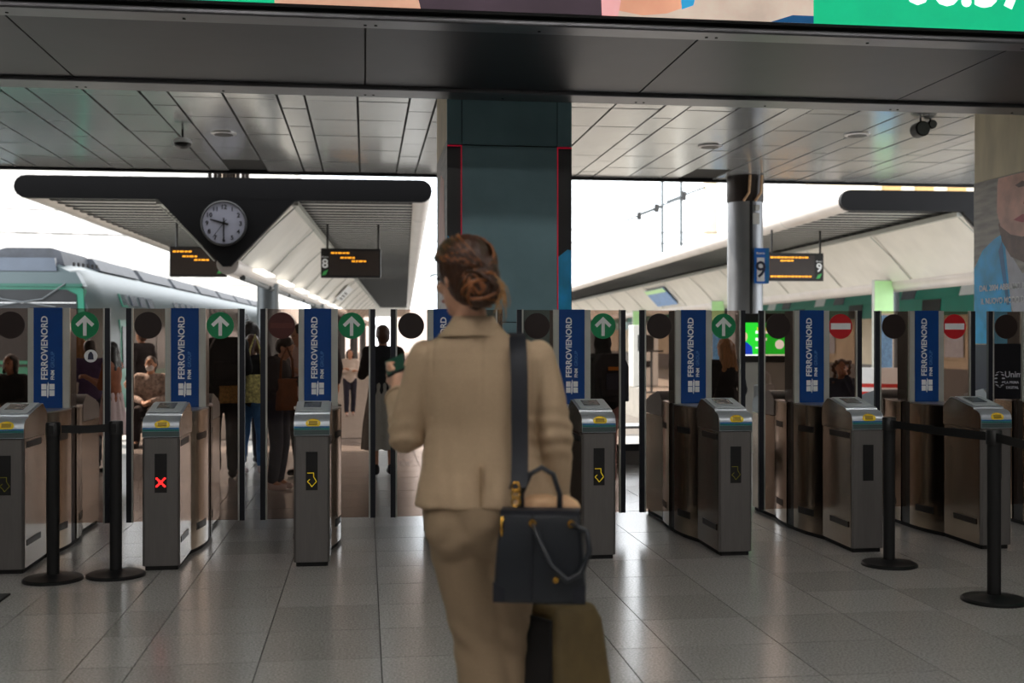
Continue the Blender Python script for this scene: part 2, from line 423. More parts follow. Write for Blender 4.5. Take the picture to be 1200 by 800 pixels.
# ---- low metal ceiling behind the beam
ce = struct(MB().box(-8, 11, 9.4, 16.7, 3.915, 4.5).build('ceiling', ceilb), 'suspended ceiling of glossy metal panels', 'ceiling')
CP = {}
def ceil_mesh(w, d):
    k = (round(w, 3), round(d, 3))
    if k not in CP:
        g = .012; me = MB().rings([[(g, g, .02), (w - g, g, .02), (w - g, d - g, .02), (g, d - g, .02)],
            [(g, g, 0), (w - g, g, 0), (w - g, d - g, 0), (g, d - g, 0)]]).mesh('ceiling_panel')
        me.materials.append(ceilp); CP[k] = me
    return CP[k]
crest = MB()
for k in range(-5, 8):
    x0 = -.88 + 1.33 * k
    for j, (dx, w, oy) in enumerate(((0, .275, .45), (.275, .5275, 0), (.8025, .5275, 0))):
        for r in range(7):
            a = x0 + dx; y0 = 9.6 + 1.0 * r + .07 + (oy if j == 0 else 0); d = 1.0
            if y0 + d > 16.66: d = 16.66 - y0
            if a < -7.9 or a + w > 10.9 or d < .2: continue
            if r == 6 and j == 1 and k in (-1, 4): continue      # two missing panels at the far edge
            if y0 < 10.4: crest.box(a + .006, a + w - .006, y0 + .006, y0 + d - .006, 3.9, 3.92); continue
            o = link('ceiling_panel', ceil_mesh(w, d), None, ce, (a, y0, 3.895))
            o.rotation_euler = (random.uniform(-.004, .004), random.uniform(-.005, .005), 0)
crest.build('panel_field', ceilp, ce)['kind'] = 'stuff'
MB().box(-8, 11, 16.66, 16.76, 3.86, 4.6).build('edge_trim', canopyd, ce)

# ---- central column
co = struct(thing('column', 'wide teal clad column in the middle behind the gates', 'column', (0, 0, 0)), None)
CX0, CX1, CY0, CY1 = .707, 1.809, 9.8, 11.2
MB().box(CX0 + .02, CX1 - .02, CY0 + .02, CY1 - .02, 0, 3.9).build('core', blackm, co)
for z0, z1 in ((0.0, 1.6), (1.606, 3.145), (3.155, 3.9)):
    beveled(MB().box(.838, 1.676, CY0 - .004, CY0 + .02, z0, z1).build('cladding_panel', tealcol, co), .003)
for x0, x1 in ((CX0, .832), (1.682, CX1)):
    beveled(MB().box(x0, x1, CY0, CY0 + .02, 3.155, 3.9).build('cladding_panel', tealcol, co), .003)
    MB().box(x0, x1, CY0, CY0 + .02, 0, 3.145).build('poster_strip', posterblack, co)
    MB().box(x0, x1, CY0 - .004, CY0, 3.135, 3.147).build('red_edge', redline, co)
MB().box(.826, .836, CY0 - .006, CY0, 0, 3.147).build('red_edge', redline, co)
MB().box(1.678, 1.688, CY0 - .006, CY0, 0, 3.147).build('red_edge', redline, co)
MB().prism([(.71, 1.6), (.826, 1.6), (.826, 2.27), (.78, 2.3), (.71, 2.36)], 'y', CY0 - .003, CY0).build('poster_jacket', posterblue, co)
MB().prism([(1.688, 1.5), (1.805, 1.5), (1.805, 2.24), (1.77, 2.245), (1.688, 2.18)], 'y', CY0 - .003, CY0).build('poster_jacket', posterblue, co)
MB().box(CX0, CX0 + .02, CY0 + .02, CY1, 3.2, 3.9).build('cladding_panel', stone, co)
MB().box(CX0, CX0 + .02, CY0 + .02, CY1, 0, 3.19).build('poster_side', postergrey, co)
MB().prism([(10.0, 2.0), (10.8, 2.0), (10.9, 2.6), (10.6, 3.0), (10.2, 2.9)], 'x', CX0 - .003, CX0).build('poster_face', posterskin, co)
MB().box(CX1 - .02, CX1, CY0 + .02, CY1, 0, 3.9).build('cladding_panel', tealcol, co)

# ---- stone pillar with the poster on its left face
pi = struct(thing('pillar', 'beige stone pillar at the right carrying a large portrait poster', 'pillar'), None)
PX = 6.391
for z0, z1 in ((0, .9), (.905, 2.0), (2.005, 3.1), (3.105, 3.95)):
    beveled(MB().box(PX + .01, PX + 1.5, 9.72, 11.2, z0, z1).build('stone_slab', stone, pi), .004)
def pp(name, pts, m, lay): return MB().prism(pts, 'x', PX - .001 * lay - .002, PX + .01).build(name, m, pi)
pp('poster_ground', [(9.75, 1.4), (11.19, 1.4), (11.19, 3.1), (9.75, 3.1)], postergrey, 1)
pp('poster_navy_band', [(9.75, .4), (11.19, .4), (11.19, 1.4), (9.75, 1.4)], posternavy, 1)
pp('poster_jacket', [(10.45, 1.41), (11.18, 1.41), (11.18, 2.2), (11.02, 2.38), (10.8, 2.48), (10.62, 2.53), (10.5, 1.8)], posterblue, 3)
pp('poster_jacket', [(9.75, 1.41), (10.45, 1.41), (10.3, 1.65), (9.75, 1.72)], posterblue, 3)
pp('poster_lapel', [(10.66, 2.45), (10.52, 1.8), (10.57, 1.8), (10.72, 2.35)], posterblue2, 4)
pp('poster_shirt', [(10.6, 2.4), (10.5, 1.8), (10.3, 1.45), (9.9, 1.45), (9.9, 2.3), (10.3, 2.1)], posterwhite, 2)
pp('poster_beard', [(10.72, 2.62), (10.66, 2.45), (10.5, 2.28), (10.25, 2.2), (9.9, 2.3), (9.9, 2.7), (10.3, 2.6), (10.6, 2.8)], posterbeard, 4)
pp('poster_face', [(10.74, 3.02), (10.75, 2.75), (10.68, 2.6), (10.5, 2.5), (10.3, 2.46), (9.9, 2.5), (9.9, 3.09), (10.72, 3.09)], posterskin, 5)
pp('poster_mouth', [(10.45, 2.64), (10.3, 2.60), (10.1, 2.62), (10.1, 2.67), (10.3, 2.68)], posterpink, 6)
pp('poster_eye', [(10.42, 2.98), (10.36, 2.95), (10.24, 2.95), (10.2, 2.98), (10.3, 3.01)], posterbeard, 6)
pp('poster_nose', [(10.22, 2.95), (10.28, 2.78), (10.16, 2.75), (10.12, 2.8)], posterpink, 6)
rz = -PI / 2
link('poster_text', text_mesh('DAL 2004 ABBIAMO INVENTATO', .085, .001, .001, 'LEFT'), white, pi, (PX - .010, 11.07, 1.955), (0, 0, rz))
link('poster_text', text_mesh('IL NUOVO MODO DI', .085, .001, .001, 'LEFT'), white, pi, (PX - .010, 11.04, 1.82), (0, 0, rz))

# ---- round steel column at the edge of the ceiling
rc = struct(thing('round_column', 'round brushed metal column at the far edge of the ceiling', 'column', (5.65, 16.3, 0)))
MB().lathe([(.262, 0), (.262, 3.5)], 40).build('shaft', colm, rc, True and 40)
MB().lathe([(.265, 3.5), (.275, 3.52), (.275, 3.9)], 40).build('collar', darkbrown, rc, 40)
MB().box(-.02, .02, -.272, -.255, 0, 3.5).build('joint_strip', blackm, rc)
MB().box(.02, .12, -.29, -.24, 3.16, 3.32).build('junction_box', sheetm, rc)
MB().box(.06, .12, -.29, -.24, 3.36, 3.44).build('junction_box', sheetm, rc)
for a in (-.12, .06): MB().tube([(a, -.28, 3.5), (a + .08, -.29, 3.62), (a + .1, -.28, 3.88)], .02, 6).build('bracket', tan, rc)

# ---- things under the ceiling
dm = thing('dome_camera', 'white dome camera hanging from the ceiling at left', 'camera', (-2.1, 13.45, 3.893))
MB().lathe([(.012, -.1), (.012, 0)], 8).build('stem', blackm, dm)
MB().lathe([(.03, -.1), (.09, -.115), (.105, -.14), (.105, -.165)], 20).build('housing', white, dm, 40)
MB().lathe([(.1, -.165), (.09, -.2), (.05, -.225), (.005, -.235)], 20).build('dome', blackp, dm, True)
for x, y, lb in ((4.305, 13.75, 'round flush speaker in the ceiling left of the round column'), (-1.66, 13.65, 'round flush speaker in the ceiling beside the dome camera'), (5.8, 12.75, 'round flush lamp in the ceiling near the twin spotlights')):
    t = thing('ceiling_speaker', lb, 'speaker', (x, y, 3.893), 0)
    MB().lathe([(.13, -.02), (.15, -.012), (.15, 0)], 28).build('rim', steel_l, t, 40)
    MB().lathe([(.11, -.024), (.11, -.019)], 28).build('grille', blackp, t)
t = thing('twin_spotlight', 'black twin spotlight hanging from the ceiling at right', 'spotlight', (6.13, 11.75, 3.893))
for x, y, z, r in ((-.05, 0, -.12, .085), (.09, .05, -.06, .05)):
    MB().lathe([(r * .6, -.07), (r, -.05), (r, .08), (r * .5, .1)], 20, (x, y, z), 'y').build('lamp_head', blackp, t, 40)
    MB().tube([(x, y, z + r * .9), (x, y, 0)], .01, 6).build('stem', blackp, t)
    MB().lathe([(r * .85, -.072), (r * .85, -.07)], 20, (x, y, z), 'y').build('lens', lcd, t)

# ---- platforms and tracks beyond
AP = -math.radians(2.0)
struct(MB().box(-80, 80, 17, 160, -1.1, -.9).build('ground', ballast), 'ballast bed of the tracks', 'ground')
struct(MB().box(-3.3, 3.3, 0, 120, -.9, -.01).build('platform_1', platform, None, False, (-2.1, 17.0, 0), (0, 0, AP)), 'paved platform under the clock canopy', 'platform')
struct(MB().box(-3.3, 3.3, 0, 120, -.9, -.01).build('platform_2', platform, None, False, (10.9, 17.0, 0), (0, 0, AP)), 'paved platform under the right canopy', 'platform')
for cx in (-6.9, 4.4, 17.0):
    for dx in (-.72, .72):
        struct(MB().box(dx - .035, dx + .035, 1.5, 120, -.9, -.75).build('rail', railm, None, False, (cx, 17, 0), (0, 0, AP)), 'steel rail on the track bed', 'rail')['group'] = 'rails'
pw = struct(MB().box(2.85, 3.0, 4, 70, 0, 2.05).build('wall_platform', beigew, None, False, (10.9, 17.0, 0), (0, 0, AP)), 'low beige wall along the right platform', 'wall')
MB().box(2.83, 2.86, 4, 70, 0, .75).build('plinth', greyw, pw)
for y in (8, 12, 16, 22): MB().box(2.82, 2.85, y, y + 1.1, .95, .95).build('poster_frame', blackp, pw); 
for y in (8, 12, 16, 22): MB().box(2.81, 2.82, y + .08, y + 1.02, 1.03, 1.67).build('poster_sheet', posterwhite, pw)

# ================================================================ CANOPIES
def canopy(cx, label, sides, lamps):
    c = thing('platform_canopy', label, 'canopy', (cx, 17.6, 0), AP)
    HW, L = 3.13, 95.0
    def bull(inset=0):
        r = .17; p = []
        for k in range(9):
            a = -PI / 2 + PI * k / 8; p.append((HW - r + r * math.cos(a), 3.755 + r * math.sin(a)))
        for k in range(9):
            a = PI / 2 + PI * k / 8; p.append((-HW + r + r * math.cos(a), 3.755 + r * math.sin(a)))
        return p
    MB().prism(bull(), 'y', 0, .12).build('end_fascia', canopyd, c, 40)
    MB().prism([(-1.04, 3.6), (1.04, 3.6), (.06, 2.57), (-.06, 2.57)], 'y', 0, .1).build('end_gusset', canopyd, c)
    MB().box(-HW + .17, HW - .17, .12, L, 3.69, 3.9).build('roof_sheet', sheetm, c)
    for s in (-1, 1):
        MB().prism(circle(.17, 16, (s * (HW - .17), 3.755)), 'y', .121, L).build('edge_tube', canopytube, c, 40)
        for k in range(int(L / 6.0)):
            MB().prism(circle(.174, 16, (s * (HW - .17), 3.755)), 'y', 3 + k * 6.0, 3.03 + k * 6.0).build('tube_joint', silver, c, 40)
        if s in sides:
            xa, xb = (1.02, HW - .3) if s > 0 else (-HW + .3, -1.02)
            me = MB().box(xa, xb, 0, .13, 3.64, 3.655).mesh('slat'); me.materials.append(slatm)
            y = .3; far = MB()
            while y < 60:
                if y < 32: link('slat', me, None, c, (0, y, 0))
                else: far.box(xa, xb, y, y + .13, 3.64, 3.655)
                y += .42
            far.build('slat_field', slatm, c)['kind'] = 'stuff'
            MB().box(s * 1.02 - .05, s * 1.02 + .05, .12, 60, 3.52, 3.6).build('slat_rail', silver, c)
        for k in range(14):
            y0 = .15 + 3.6 * k
            a, b = (s * 1.0, 3.56), (s * .16, 2.66)
            n = (s * .06, -.055)
            MB().prism([a, b, (b[0] - n[0], b[1] - n[1]), (a[0] - n[0], a[1] - n[1])], 'y', y0, y0 + 3.57).build('soffit_panel', panelw, c)
            if s in sides:
                MB().tube([(s * 1.03, y0 - .01, 3.5), (s * .62, y0 - .01, 3.12), (s * .2, y0 - .01, 2.66)], .012, 6).build('panel_rib', silver, c)
    MB().prism(circle(.17, 16, (0, 2.62)), 'y', .11, L).build('keel_tube', canopytube, c, 40)
    if lamps:
        for k in range(8):
            MB().box(.2, .36, 1.5 + k * 3.6, 3.3 + k * 3.6, 2.58, 2.63).build('strip_lamp', P('strip_lamp%d' % k, (1, .97, .9), .5, 0, .01, emit=1.0) if k == 0 else MATS['strip_lamp0'], c)
            MB().tube([(.1, 1.0 + k * 3.6, 2.45), (.1, 4.2 + k * 3.6, 2.45)], .05, 8).build('cable_tray', postm, c)
    for k in range(5):
        MB().lathe([(.21, 0), (.21, 2.56)], 24, (0, 5.2 + 12.6 * k, 0)).build('post', postm, c, 40)
    return c
can_l = canopy(-2.1, 'dark platform canopy with slatted underside and triangular end, holding the clock', (-1, 1), True)
can_r = canopy(10.9, 'platform canopy at right with pale edge tube and white sloping panels', (-1,), False)
hg = thing('hanger_post', 'short steel hanger between the ceiling edge and the clock canopy', 'hanger', (-2.07, 17.0, 3.9))
MB().lathe([(.14, 0.02), (.14, .25)], 20, (0, .75, 0)).build('stub', steel, hg, 40)
for k in range(9): MB().lathe([(.03, 0), (.03, .1)], 8, (-.28 + .07 * k, .62 + .1 * (k % 2), .03)).build('bolt', darkbrown, hg)

# ---- clock
ck = thing('station_clock', 'round white station clock on the dark canopy end', 'clock', (-2.13, 17.59, 3.22))
MB().lathe([(.345, 0), (.345, -.07), (.325, -.085), (.315, -.07), (.315, 0)], 48, (0, 0, 0), 'y').build('rim', blackp, ck, 40)
MB().lathe([(.316, -.06), (.316, -.02)], 48, (0, 0, 0), 'y').build('dial', clockface, ck, 40)
for h in range(1, 13):
    a = math.radians(30 * h); m = text_mesh(str(h), .095, .001, .002)
    link('numeral', m, blackp, ck, (.25 * math.sin(a), -.063, .25 * math.cos(a) - .034))
def hand(name, ang, ln, w, tail, y):
    MB().prism([(-w, -tail), (w, -tail), (w * .7, ln), (-w * .7, ln)], 'y', y - .004, y).build(name, blackp, ck, False, (0, 0, 0), (0, math.radians(ang), 0))
hand('hour_hand', 285, .21, .015, .07, -.066); hand('minute_hand', 180, .285, .011, .08, -.072); hand('second_hand', 217, .27, .005, .07, -.078)
MB().lathe([(.02, -.082), (.02, -.06)], 12, (0, 0, 0), 'y').build('hub', blackp, ck)

# ---- departure boards
def board(x, label, w, num, numside, drop=1):
    b = thing('departure_board', label, 'departure board', (x, 21.3, 2.608), AP); b.scale = (1.17, 1.17, 1.17)
    beveled(MB().box(0, w, 0, .12, 0, .47).build('case', boardm, b), .008)
    if num:
        sx0 = .13 if numside < 0 else .03; sx1 = w - .03 if numside < 0 else w - .16
        MB().box(sx0, sx1, -.004, 0, .04, .43).build('screen', boards, b)
        nx = .066 if numside < 0 else w - .08
        link('platform_number', text_mesh(num, .2, .002, .004), white, b, (nx, -.005, .16))
        MB().prism([(nx - .05, .04), (nx + .01, .045), (nx + .05, .13), (nx - .02, .1)], 'y', -.006, 0).build('leaf_mark', leafgreen, b)
        link('board_word', text_mesh('Binario', .035, .001, .0), white, b, (nx, -.005, .32))
    else:
        sx0, sx1 = .02, w - .02; MB().box(sx0, sx1, -.004, 0, .03, .44).build('screen', boards, b)
        MB().prism([(w - .14, .05), (w - .07, .06), (w - .02, .16), (w - .1, .12)], 'y', -.008, 0).build('leaf_mark', leafgreen, b)
    rows = [(.395, .03, .25), (.32, .18, .2), (.265, .36, .22)] if num != '9' else [(.395, .03, .62), (.34, .2, .22), (.075, .03, .72)]
    for z, dx, ln in rows:
        k = 0; xx = sx0 + dx
        while xx < min(sx0 + dx + ln, sx1 - .05):
            wd = (.05, .03, .06, .04)[k % 4]
            MB().box(xx, xx + wd, -.007, -.003, z - .012, z + .012).build('led_dash', orange, b); xx += wd + .015; k += 1
    for rx in (.1, w - .04): MB().tube([(rx, .06, .47), (rx, .06, .86)], .018, 8).build('hanger_rod', boardm, b)
board(-3.56, 'dark departure board below the left half of the clock canopy', .87, None, 0)
board(-.82, 'departure board for platform 8 with orange lines', .95, '8', -1)
board(7.83, 'departure board for platform 9 beside the round column', .98, '9', 1)
sg = thing('platform_sign', 'blue and white platform 9 sign beside the round column', 'sign', (5.85, 15.97, 2.28))
MB().box(.0, .05, 0, .16, 0, .52).build('sign_side', posterblue2, sg)
beveled(MB().box(-.16, .0, 0, .05, 0, .52).build('sign_plate', signblue, sg), .004)
MB().box(-.135, -.02, -.004, 0, .03, .38).build('white_field', white, sg)
link('sign_number', text_mesh('9', .34, .002, .003), posternavy, sg, (-.078, -.006, .09))
link('sign_word', text_mesh('Binario', .045, .001, .001), white, sg, (-.08, -.003, .43))
MB().box(-.12, -.04, .05, .12, .2, .26).build('bracket', postm, sg)

# ---- totems at the posts of the right platform
for k, (yy, lb) in enumerate(((22.4, 'pale green topped information totem at the nearest post of the right platform'), (34.9, 'pale green topped totem at the second post of the right platform'), (47.4, 'small pale green totem at the farthest post of the right platform'))):
    X = 10.9 + math.tan(-AP) * (yy - 17.6)
    t = thing('information_totem', lb, 'totem', (X - .55, yy - .1, 0), AP)
    MB().box(0, .42, 0, .12, 0, 2.7).build('case', silver, t)
    MB().box(.01, .41, -.01, 0, 2.0, 2.68).build('header_panel', palegreen, t)
    MB().box(.03, .39, -.01, 0, .8, 1.96).build('poster_sheet', infoblue, t)
    MB().box(.01, .41, -.008, 0, .7, .78).build('green_band', leafgreen, t)
    MB().box(.03, .39, -.008, 0, .1, .68).build('lower_panel', signblue, t)
t = thing('hanging_notice', 'pale blue notice panel on the white slope of the right canopy', 'notice', (11.05, 40, 3.06), AP)
t.rotation_euler = (0, math.radians(47), AP)
MB().box(-.4, .4, 0, 3.2, -.03, 0).build('sheet', P('notice_blue', S(120, 160, 214), .5, 0, .15, 6), t)
MB().box(-.4, -.22, 0, 3.2, -.036, -.03).build('green_strip', palegreen, t)
t = thing('slope_notice', 'white notice panel on the white slope of the clock canopy', 'notice', (-.766, 38, 3.06), AP)
t.rotation_euler = (0, math.radians(-47), AP)
MB().box(-.3, .3, 0, 3, -.03, 0).build('sheet', white, t)
for k in range(3): MB().box(-.25 + .12 * k, -.18 + .12 * k, .8, 2.4, -.036, -.03).build('printed_line', boards, t)

# ================================================================ TRAINS
def loft_body(secs, prof):
    R = []
    for y, sx_, sz, zo, dx in secs:
        R.append([(p[0] * sx_ + dx, y, zo + p[1] * sz) for p in prof])
    return R
TPROF = [(-1.36, -.75), (-1.42, -.2), (-1.42, 1.55), (-1.36, 2.15), (-1.2, 2.62), (-.95, 2.95), (-.6, 3.1), (.6, 3.1), (.95, 2.95), (1.2, 2.62), (1.36, 2.15), (1.42, 1.55), (1.42, -.2), (1.36, -.75)]
tr = thing('train', 'silver and green commuter train standing at the left platform', 'train', (-6.93, 24.2, 0), AP)
MB().rings(loft_body([(0, .93, .97, 0, 0), (.5, .985, .99, 0, 0), (1.1, 1, 1, 0, 0), (45, 1, 1, 0, 0)], TPROF)).build('body', t_grey, tr, 25)
MB().prism([(-.72, 3.0), (.72, 3.0), (.64, 3.3), (.45, 3.36), (-.45, 3.36), (-.64, 3.3)], 'y', .25, 2.2).build('roof_hump', t_roof, tr, 30)
MB().prism([(-.66, 2.86), (.66, 2.86), (.62, 3.13), (-.62, 3.13)], 'y', -.08, .1).build('destination_window', t_dest, tr)
MB().prism([(-1.2, 2.55), (1.2, 2.55), (1.05, 2.84), (-1.05, 2.84)], 'y', -.1, .2).build('front_brow', t_grey, tr)
MB().box(-1.18, 1.18, -.115, .1, 2.54, 2.6).build('brow_line', t_dgreen, tr)
MB().prism([(-1.28, .6), (1.28, .6), (1.18, 2.5), (.95, 2.62), (-.95, 2.62), (-1.18, 2.5)], 'y', -.05, .2).build('front_frame', t_green, tr)
MB().prism([(-1.14, .9), (1.14, .9), (1.05, 2.38), (.85, 2.48), (-.85, 2.48), (-1.05, 2.38)], 'y', -.075, -.05).build('windscreen', t_glass, tr)
MB().box(-1.05, 1.05, -.09, -.06, 2.2, 2.218).build('reflection_line', white, tr)  # thin white bar stands in for a reflection across the windscreen
MB().prism([(-1.28, -.6), (1.28, -.6), (1.28, .6), (-1.28, .6)], 'y', -.06, .1).build('front_skirt', t_dgreen, tr)
MB().box(-1.2, 1.2, -.1, -.06, .95, 1.02).build('green_line', t_green, tr)
for x, s in ((.85, -1), (-.85, 1)):
    MB().tube([(x, -.14, 2.6), (x + s * .45, -.16, 2.28), (x + s * 1.5, -.12, 2.12)], .014, 6).build('wiper', postm, tr)
for k in range(6): MB().box(.9 + .05 * k, .925 + .05 * k, .2 + .16 * k, .3 + .16 * k, 2.98, 3.06).build('vent_slot', blackm, tr)
for k in range(9):
    y = 2.2 + 4.2 * k
    MB().prism([(-.95, 3.0), (.95, 3.0), (.75, 3.28), (-.75, 3.28)], 'y', y, y + 3.7).build('roof_unit', t_roof, tr)
def side_rect(name, m, y0, y1, z0, z1, x=1.43, parent=tr, th=.02):
    def xx(z):
        pr = [(1.42, 1.55), (1.36, 2.15), (1.2, 2.62)]
        if z <= 1.55: return 1.42
        for (xa, za), (xb, zb) in zip(pr, pr[1:]):
            if z <= zb: return xa + (xb - xa) * (z - za) / (zb - za)
        return 1.2
    s = 1 if x > 0 else -1
    return MB().rings([[(s * (xx(z0) - .01), y0, z0), (s * (xx(z0) - .01), y1, z0), (s * (xx(z1) - .01), y1, z1), (s * (xx(z1) - .01), y0, z1)],
                       [(s * (xx(z0) + th), y0, z0), (s * (xx(z0) + th), y1, z0), (s * (xx(z1) + th), y1, z1), (s * (xx(z1) + th), y0, z1)]]).build(name, m, parent)
side_rect('green_skirt', t_green, .6, 45, -.5, .7, 1)
for k in range(7):
    y = 2.0 + 6 * k
    side_rect('door', t_green, y, y + 1.3, -.1, 1.9, 1, th=.03); side_rect('door_window', t_glass, y + .15, y + 1.15, .8, 1.75, 1, th=.036)
    for q in range(2): side_rect('window', t_glass, y + 1.7 + 2.0 * q, y + 3.4 + 2.0 * q, .85, 1.75, 1)
    for q in range(4): side_rect('vent', t_dest, y + .6 + .9 * q, y + 1.2 + .9 * q, 2.25, 2.5, 1)
side_rect('green_emblem', t_green, 2.5, 3.0, 2.2, 2.5, 1)

tr2 = thing('train', 'teal green train with white roof behind the right platform', 'train', (15.35, 20, 0), AP); tr2.scale = (1, 1, 1.16)
TP2 = [(p[0], p[1]) for p in TPROF]
MB().rings(loft_body([(0, 1, 1, 0, 0), (60, 1, 1, 0, 0)], TP2)).build('body', t_white, tr2, 25)
side_rect('green_band', t_green2, 0, 60, 1.45, 2.15, -1, tr2, .03); side_rect('green_band', t_green2, 0, 60, 2.15, 2.6, -1, tr2, .03)
for k in range(12):
    y = 1.5 + 4.8 * k
    side_rect('window', t_glass, y, y + 1.0, 1.8, 2.13, -1, tr2, .045); side_rect('window', t_dest, y + 1.5, y + 2.3, 2.17, 2.45, -1, tr2, .045)
    side_rect('white_mark', t_white, y + 3.1, y + 3.9, 2.17, 2.4, -1, tr2, .045)
    MB().box(-1.0, 1.0, y, y + 3, 3.0, 3.25).build('roof_unit', t_white, tr2)

# ================================================================ FAR BACKGROUND
def building(x0, x1, y, h, wm, fm, nx, nz_, label, zbase=3):
    b = thing('building', label, 'building', ((x0 + x1) / 2, y, -.9)); w = (x1 - x0) / 2
    MB().box(-w, w, 0, 12, 0, h).build('facade', fm, b)
    MB().box(-w - .3, w + .3, -.4, 12.3, h, h + .5).build('cornice', fm, b)
    dx = 2 * w / nx; dz = (h - zbase) / nz_
    me = MB().box(-.28 * dx, .28 * dx, -.12, .05, 0, dz * .55).mesh('window'); me.materials.append(wm)
    ms = MB().box(-.32 * dx, .32 * dx, -.3, .0, -.2, 0).mesh('window_sill'); ms.materials.append(fm)
    for i in range(nx):
        for j in range(nz_):
            p = (-w + dx * (i + .5), 0, zbase + dz * (j + .2))
            link('window', me, None, b, p); link('window_sill', ms, None, b, p)
building(34, 62, 72, 22, winm, facade, 12, 5, 'cream building with tan shutters high behind the right canopy')
building(-46, -7, 110, 19, winm2, facade2, 12, 4, 'pale building far behind the left train')
for x, y, h, lb in ((19.6, 73, 19, 'thin catenary pole farthest left beyond the right canopy'), (19.6, 68.5, 19, 'thin catenary pole between the other masts'), (19.6, 62.5, 19, 'thick concrete catenary mast beside the round column')):
    t = thing('catenary_mast', lb, 'mast', (x, y, -.9)); r = .45 if 'concrete' in lb else .12
    MB().lathe([(r, 0), (r * .8, h)], 12).build('pole', beigew if r > .2 else postm, t, 40)
    MB().tube([(0, -.1, 11.2), (-2.6, -.1, 10.2)], .07, 6).build('bracket_arm', postm, t)
    MB().lathe([(.16, 0), (.16, .5)], 10, (-1.6, -.1, 10.3)).build('insulator', blackp, t)
for z0, z1, lb in ((7.0, 7.0, 'lower overhead wire above the tracks'), (8.2, 7.6, 'upper overhead wire above the tracks')):
    tag(MB().tube([(-25, 60, z0), (-5, 60, z0 - .3), (15, 60, z1 - .3), (40, 60, z1)], .03, 5).build('overhead_wire', blackm), lb, 'wire')
for x, y, lb in ((-22.5, 52, 'left catenary mast above the train roof'), (-17.2, 52, 'right catenary mast above the train roof')):
    t = thing('catenary_mast', lb, 'mast', (x, y, -.9)); MB().lathe([(.09, 0), (.08, 8.5)], 10).build('pole', sheetm, t, 40); MB().box(-1.5, 1.5, -.04, .04, 7.4, 7.5).build('cross_arm', sheetm, t)

# ---- TV kiosk, bench, barrier, cafe table
tv = thing('screen_kiosk', 'kiosk with a bright green advertising screen behind the gates', 'kiosk', (5.1, 14, 0))
MB().box(-.34, .4, 0, .4, 0, 1.16).build('cabinet', sheetm, tv)
beveled(MB().box(-.34, .4, -.03, .12, 1.16, 1.79).build('bezel', blackp, tv), .01)
e_kg = emi('kiosk_green', (40, 214, 50), .95, .03)
MB().box(-.31, .31, -.036, -.03, 1.25, 1.67).build('screen', e_kg, tv)
MB().box(-.31, .31, -.04, -.03, 1.245, 1.262).build('white_line', e_white, tv)
e_yb = emi('kiosk_yellow', (230, 220, 30), .9, .02); e_kb = emi('kiosk_blue', (20, 60, 180), .8, .05); e_ks = emi('kiosk_skin', (230, 190, 160), .8, .05)
MB().box(-.1, .12, -.04, -.036, 1.57, 1.61).build('yellow_line', e_yb, tv)
MB().prism([(-.31, 1.262), (-.16, 1.262), (-.17, 1.36), (-.24, 1.42), (-.31, 1.42)], 'y', -.042, -.036).build('picture_jacket', e_kb, tv)
MB().prism(circle(.05, 16, (-.28, 1.49), .065), 'y', -.043, -.036).build('picture_face', e_ks, tv)
MB().prism(circle(.06, 20, (.2, 1.39)), 'y', -.041, -.036).build('round_badge', e_white, tv)
for z, w in ((1.53, .2), (1.44, .15), (1.34, .12)): MB().box(-.12, -.12 + w, -.04, -.036, z, z + .035 if z > 1.4 else z + .015).build('text_line', e_white, tv)
bn = thing('metal_bench', 'low metal bench on a grey plinth beyond the gates', 'bench', (3.1, 12.9, 0))
MB().box(-1.1, 1.1, -.1, .25, 0, .16).build('plinth', greyw, bn)
MB().box(-1.1, 1.1, -.12, -.06, .16, .24).build('front_rail', blackp, bn)
for k in range(6): beveled(MB().box(-1.1, 1.1, -.12 + .075 * k, -.06 + .075 * k, .42, .45).build('seat_slat', steel_l, bn), .004)
for x in (-1.0, -.2, .5, 1.0): MB().tube([(x, .28, .16), (x, -.08, .44), (x, -.14, .62), (x, .0, .66), (x, .3, .46)], .018, 8).build('arm_frame', steel, bn, True)
br = thing('striped_barrier', 'white barrier board with red stripes behind the right gates', 'barrier', (8.35, 17.2, 0), math.radians(-30))
MB().box(-.5, .5, 0, .04, .35, 1.0).build('board', white, br)
for k in range(3): MB().prism([(-.45, .42 + .13 * k), (.45, .42 + .13 * k), (.45, .48 + .13 * k), (-.45, .48 + .13 * k)], 'y', -.006, 0).build('stripe', stripe_r, br)
for x in (-.4, .4): MB().box(x - .03, x + .03, 0, .04, 0, .35).build('leg', postm, br)
ct = thing('standing_table', 'thin round standing table on the right platform', 'table', (7.75, 30, 0))
MB().lathe([(.32, 1.12), (.32, 1.16)], 24).build('table_top', blackp, ct); MB().lathe([(.035, .03), (.035, 1.12)], 10).build('stem', postm, ct); MB().lathe([(.25, 0), (.25, .03)], 20).build('base', postm, ct)
for x, y, z, lb in ((8.6, 34, 0, 'dark framed ticket machine on the right platform'), (9.3, 31, 0, 'pale ticket machine on the right platform beside a post')):
    t = thing('ticket_machine', lb, 'ticket machine', (x, y, z)); beveled(MB().box(-.4, .4, 0, .6, 0, 1.9).build('cabinet', sheetm, t), .02); MB().box(-.25, .25, -.02, 0, 1.1, 1.6).build('screen', t_glass, t); MB().box(-.2, .2, -.02, 0, .6, .8).build('tray', blackp, t)

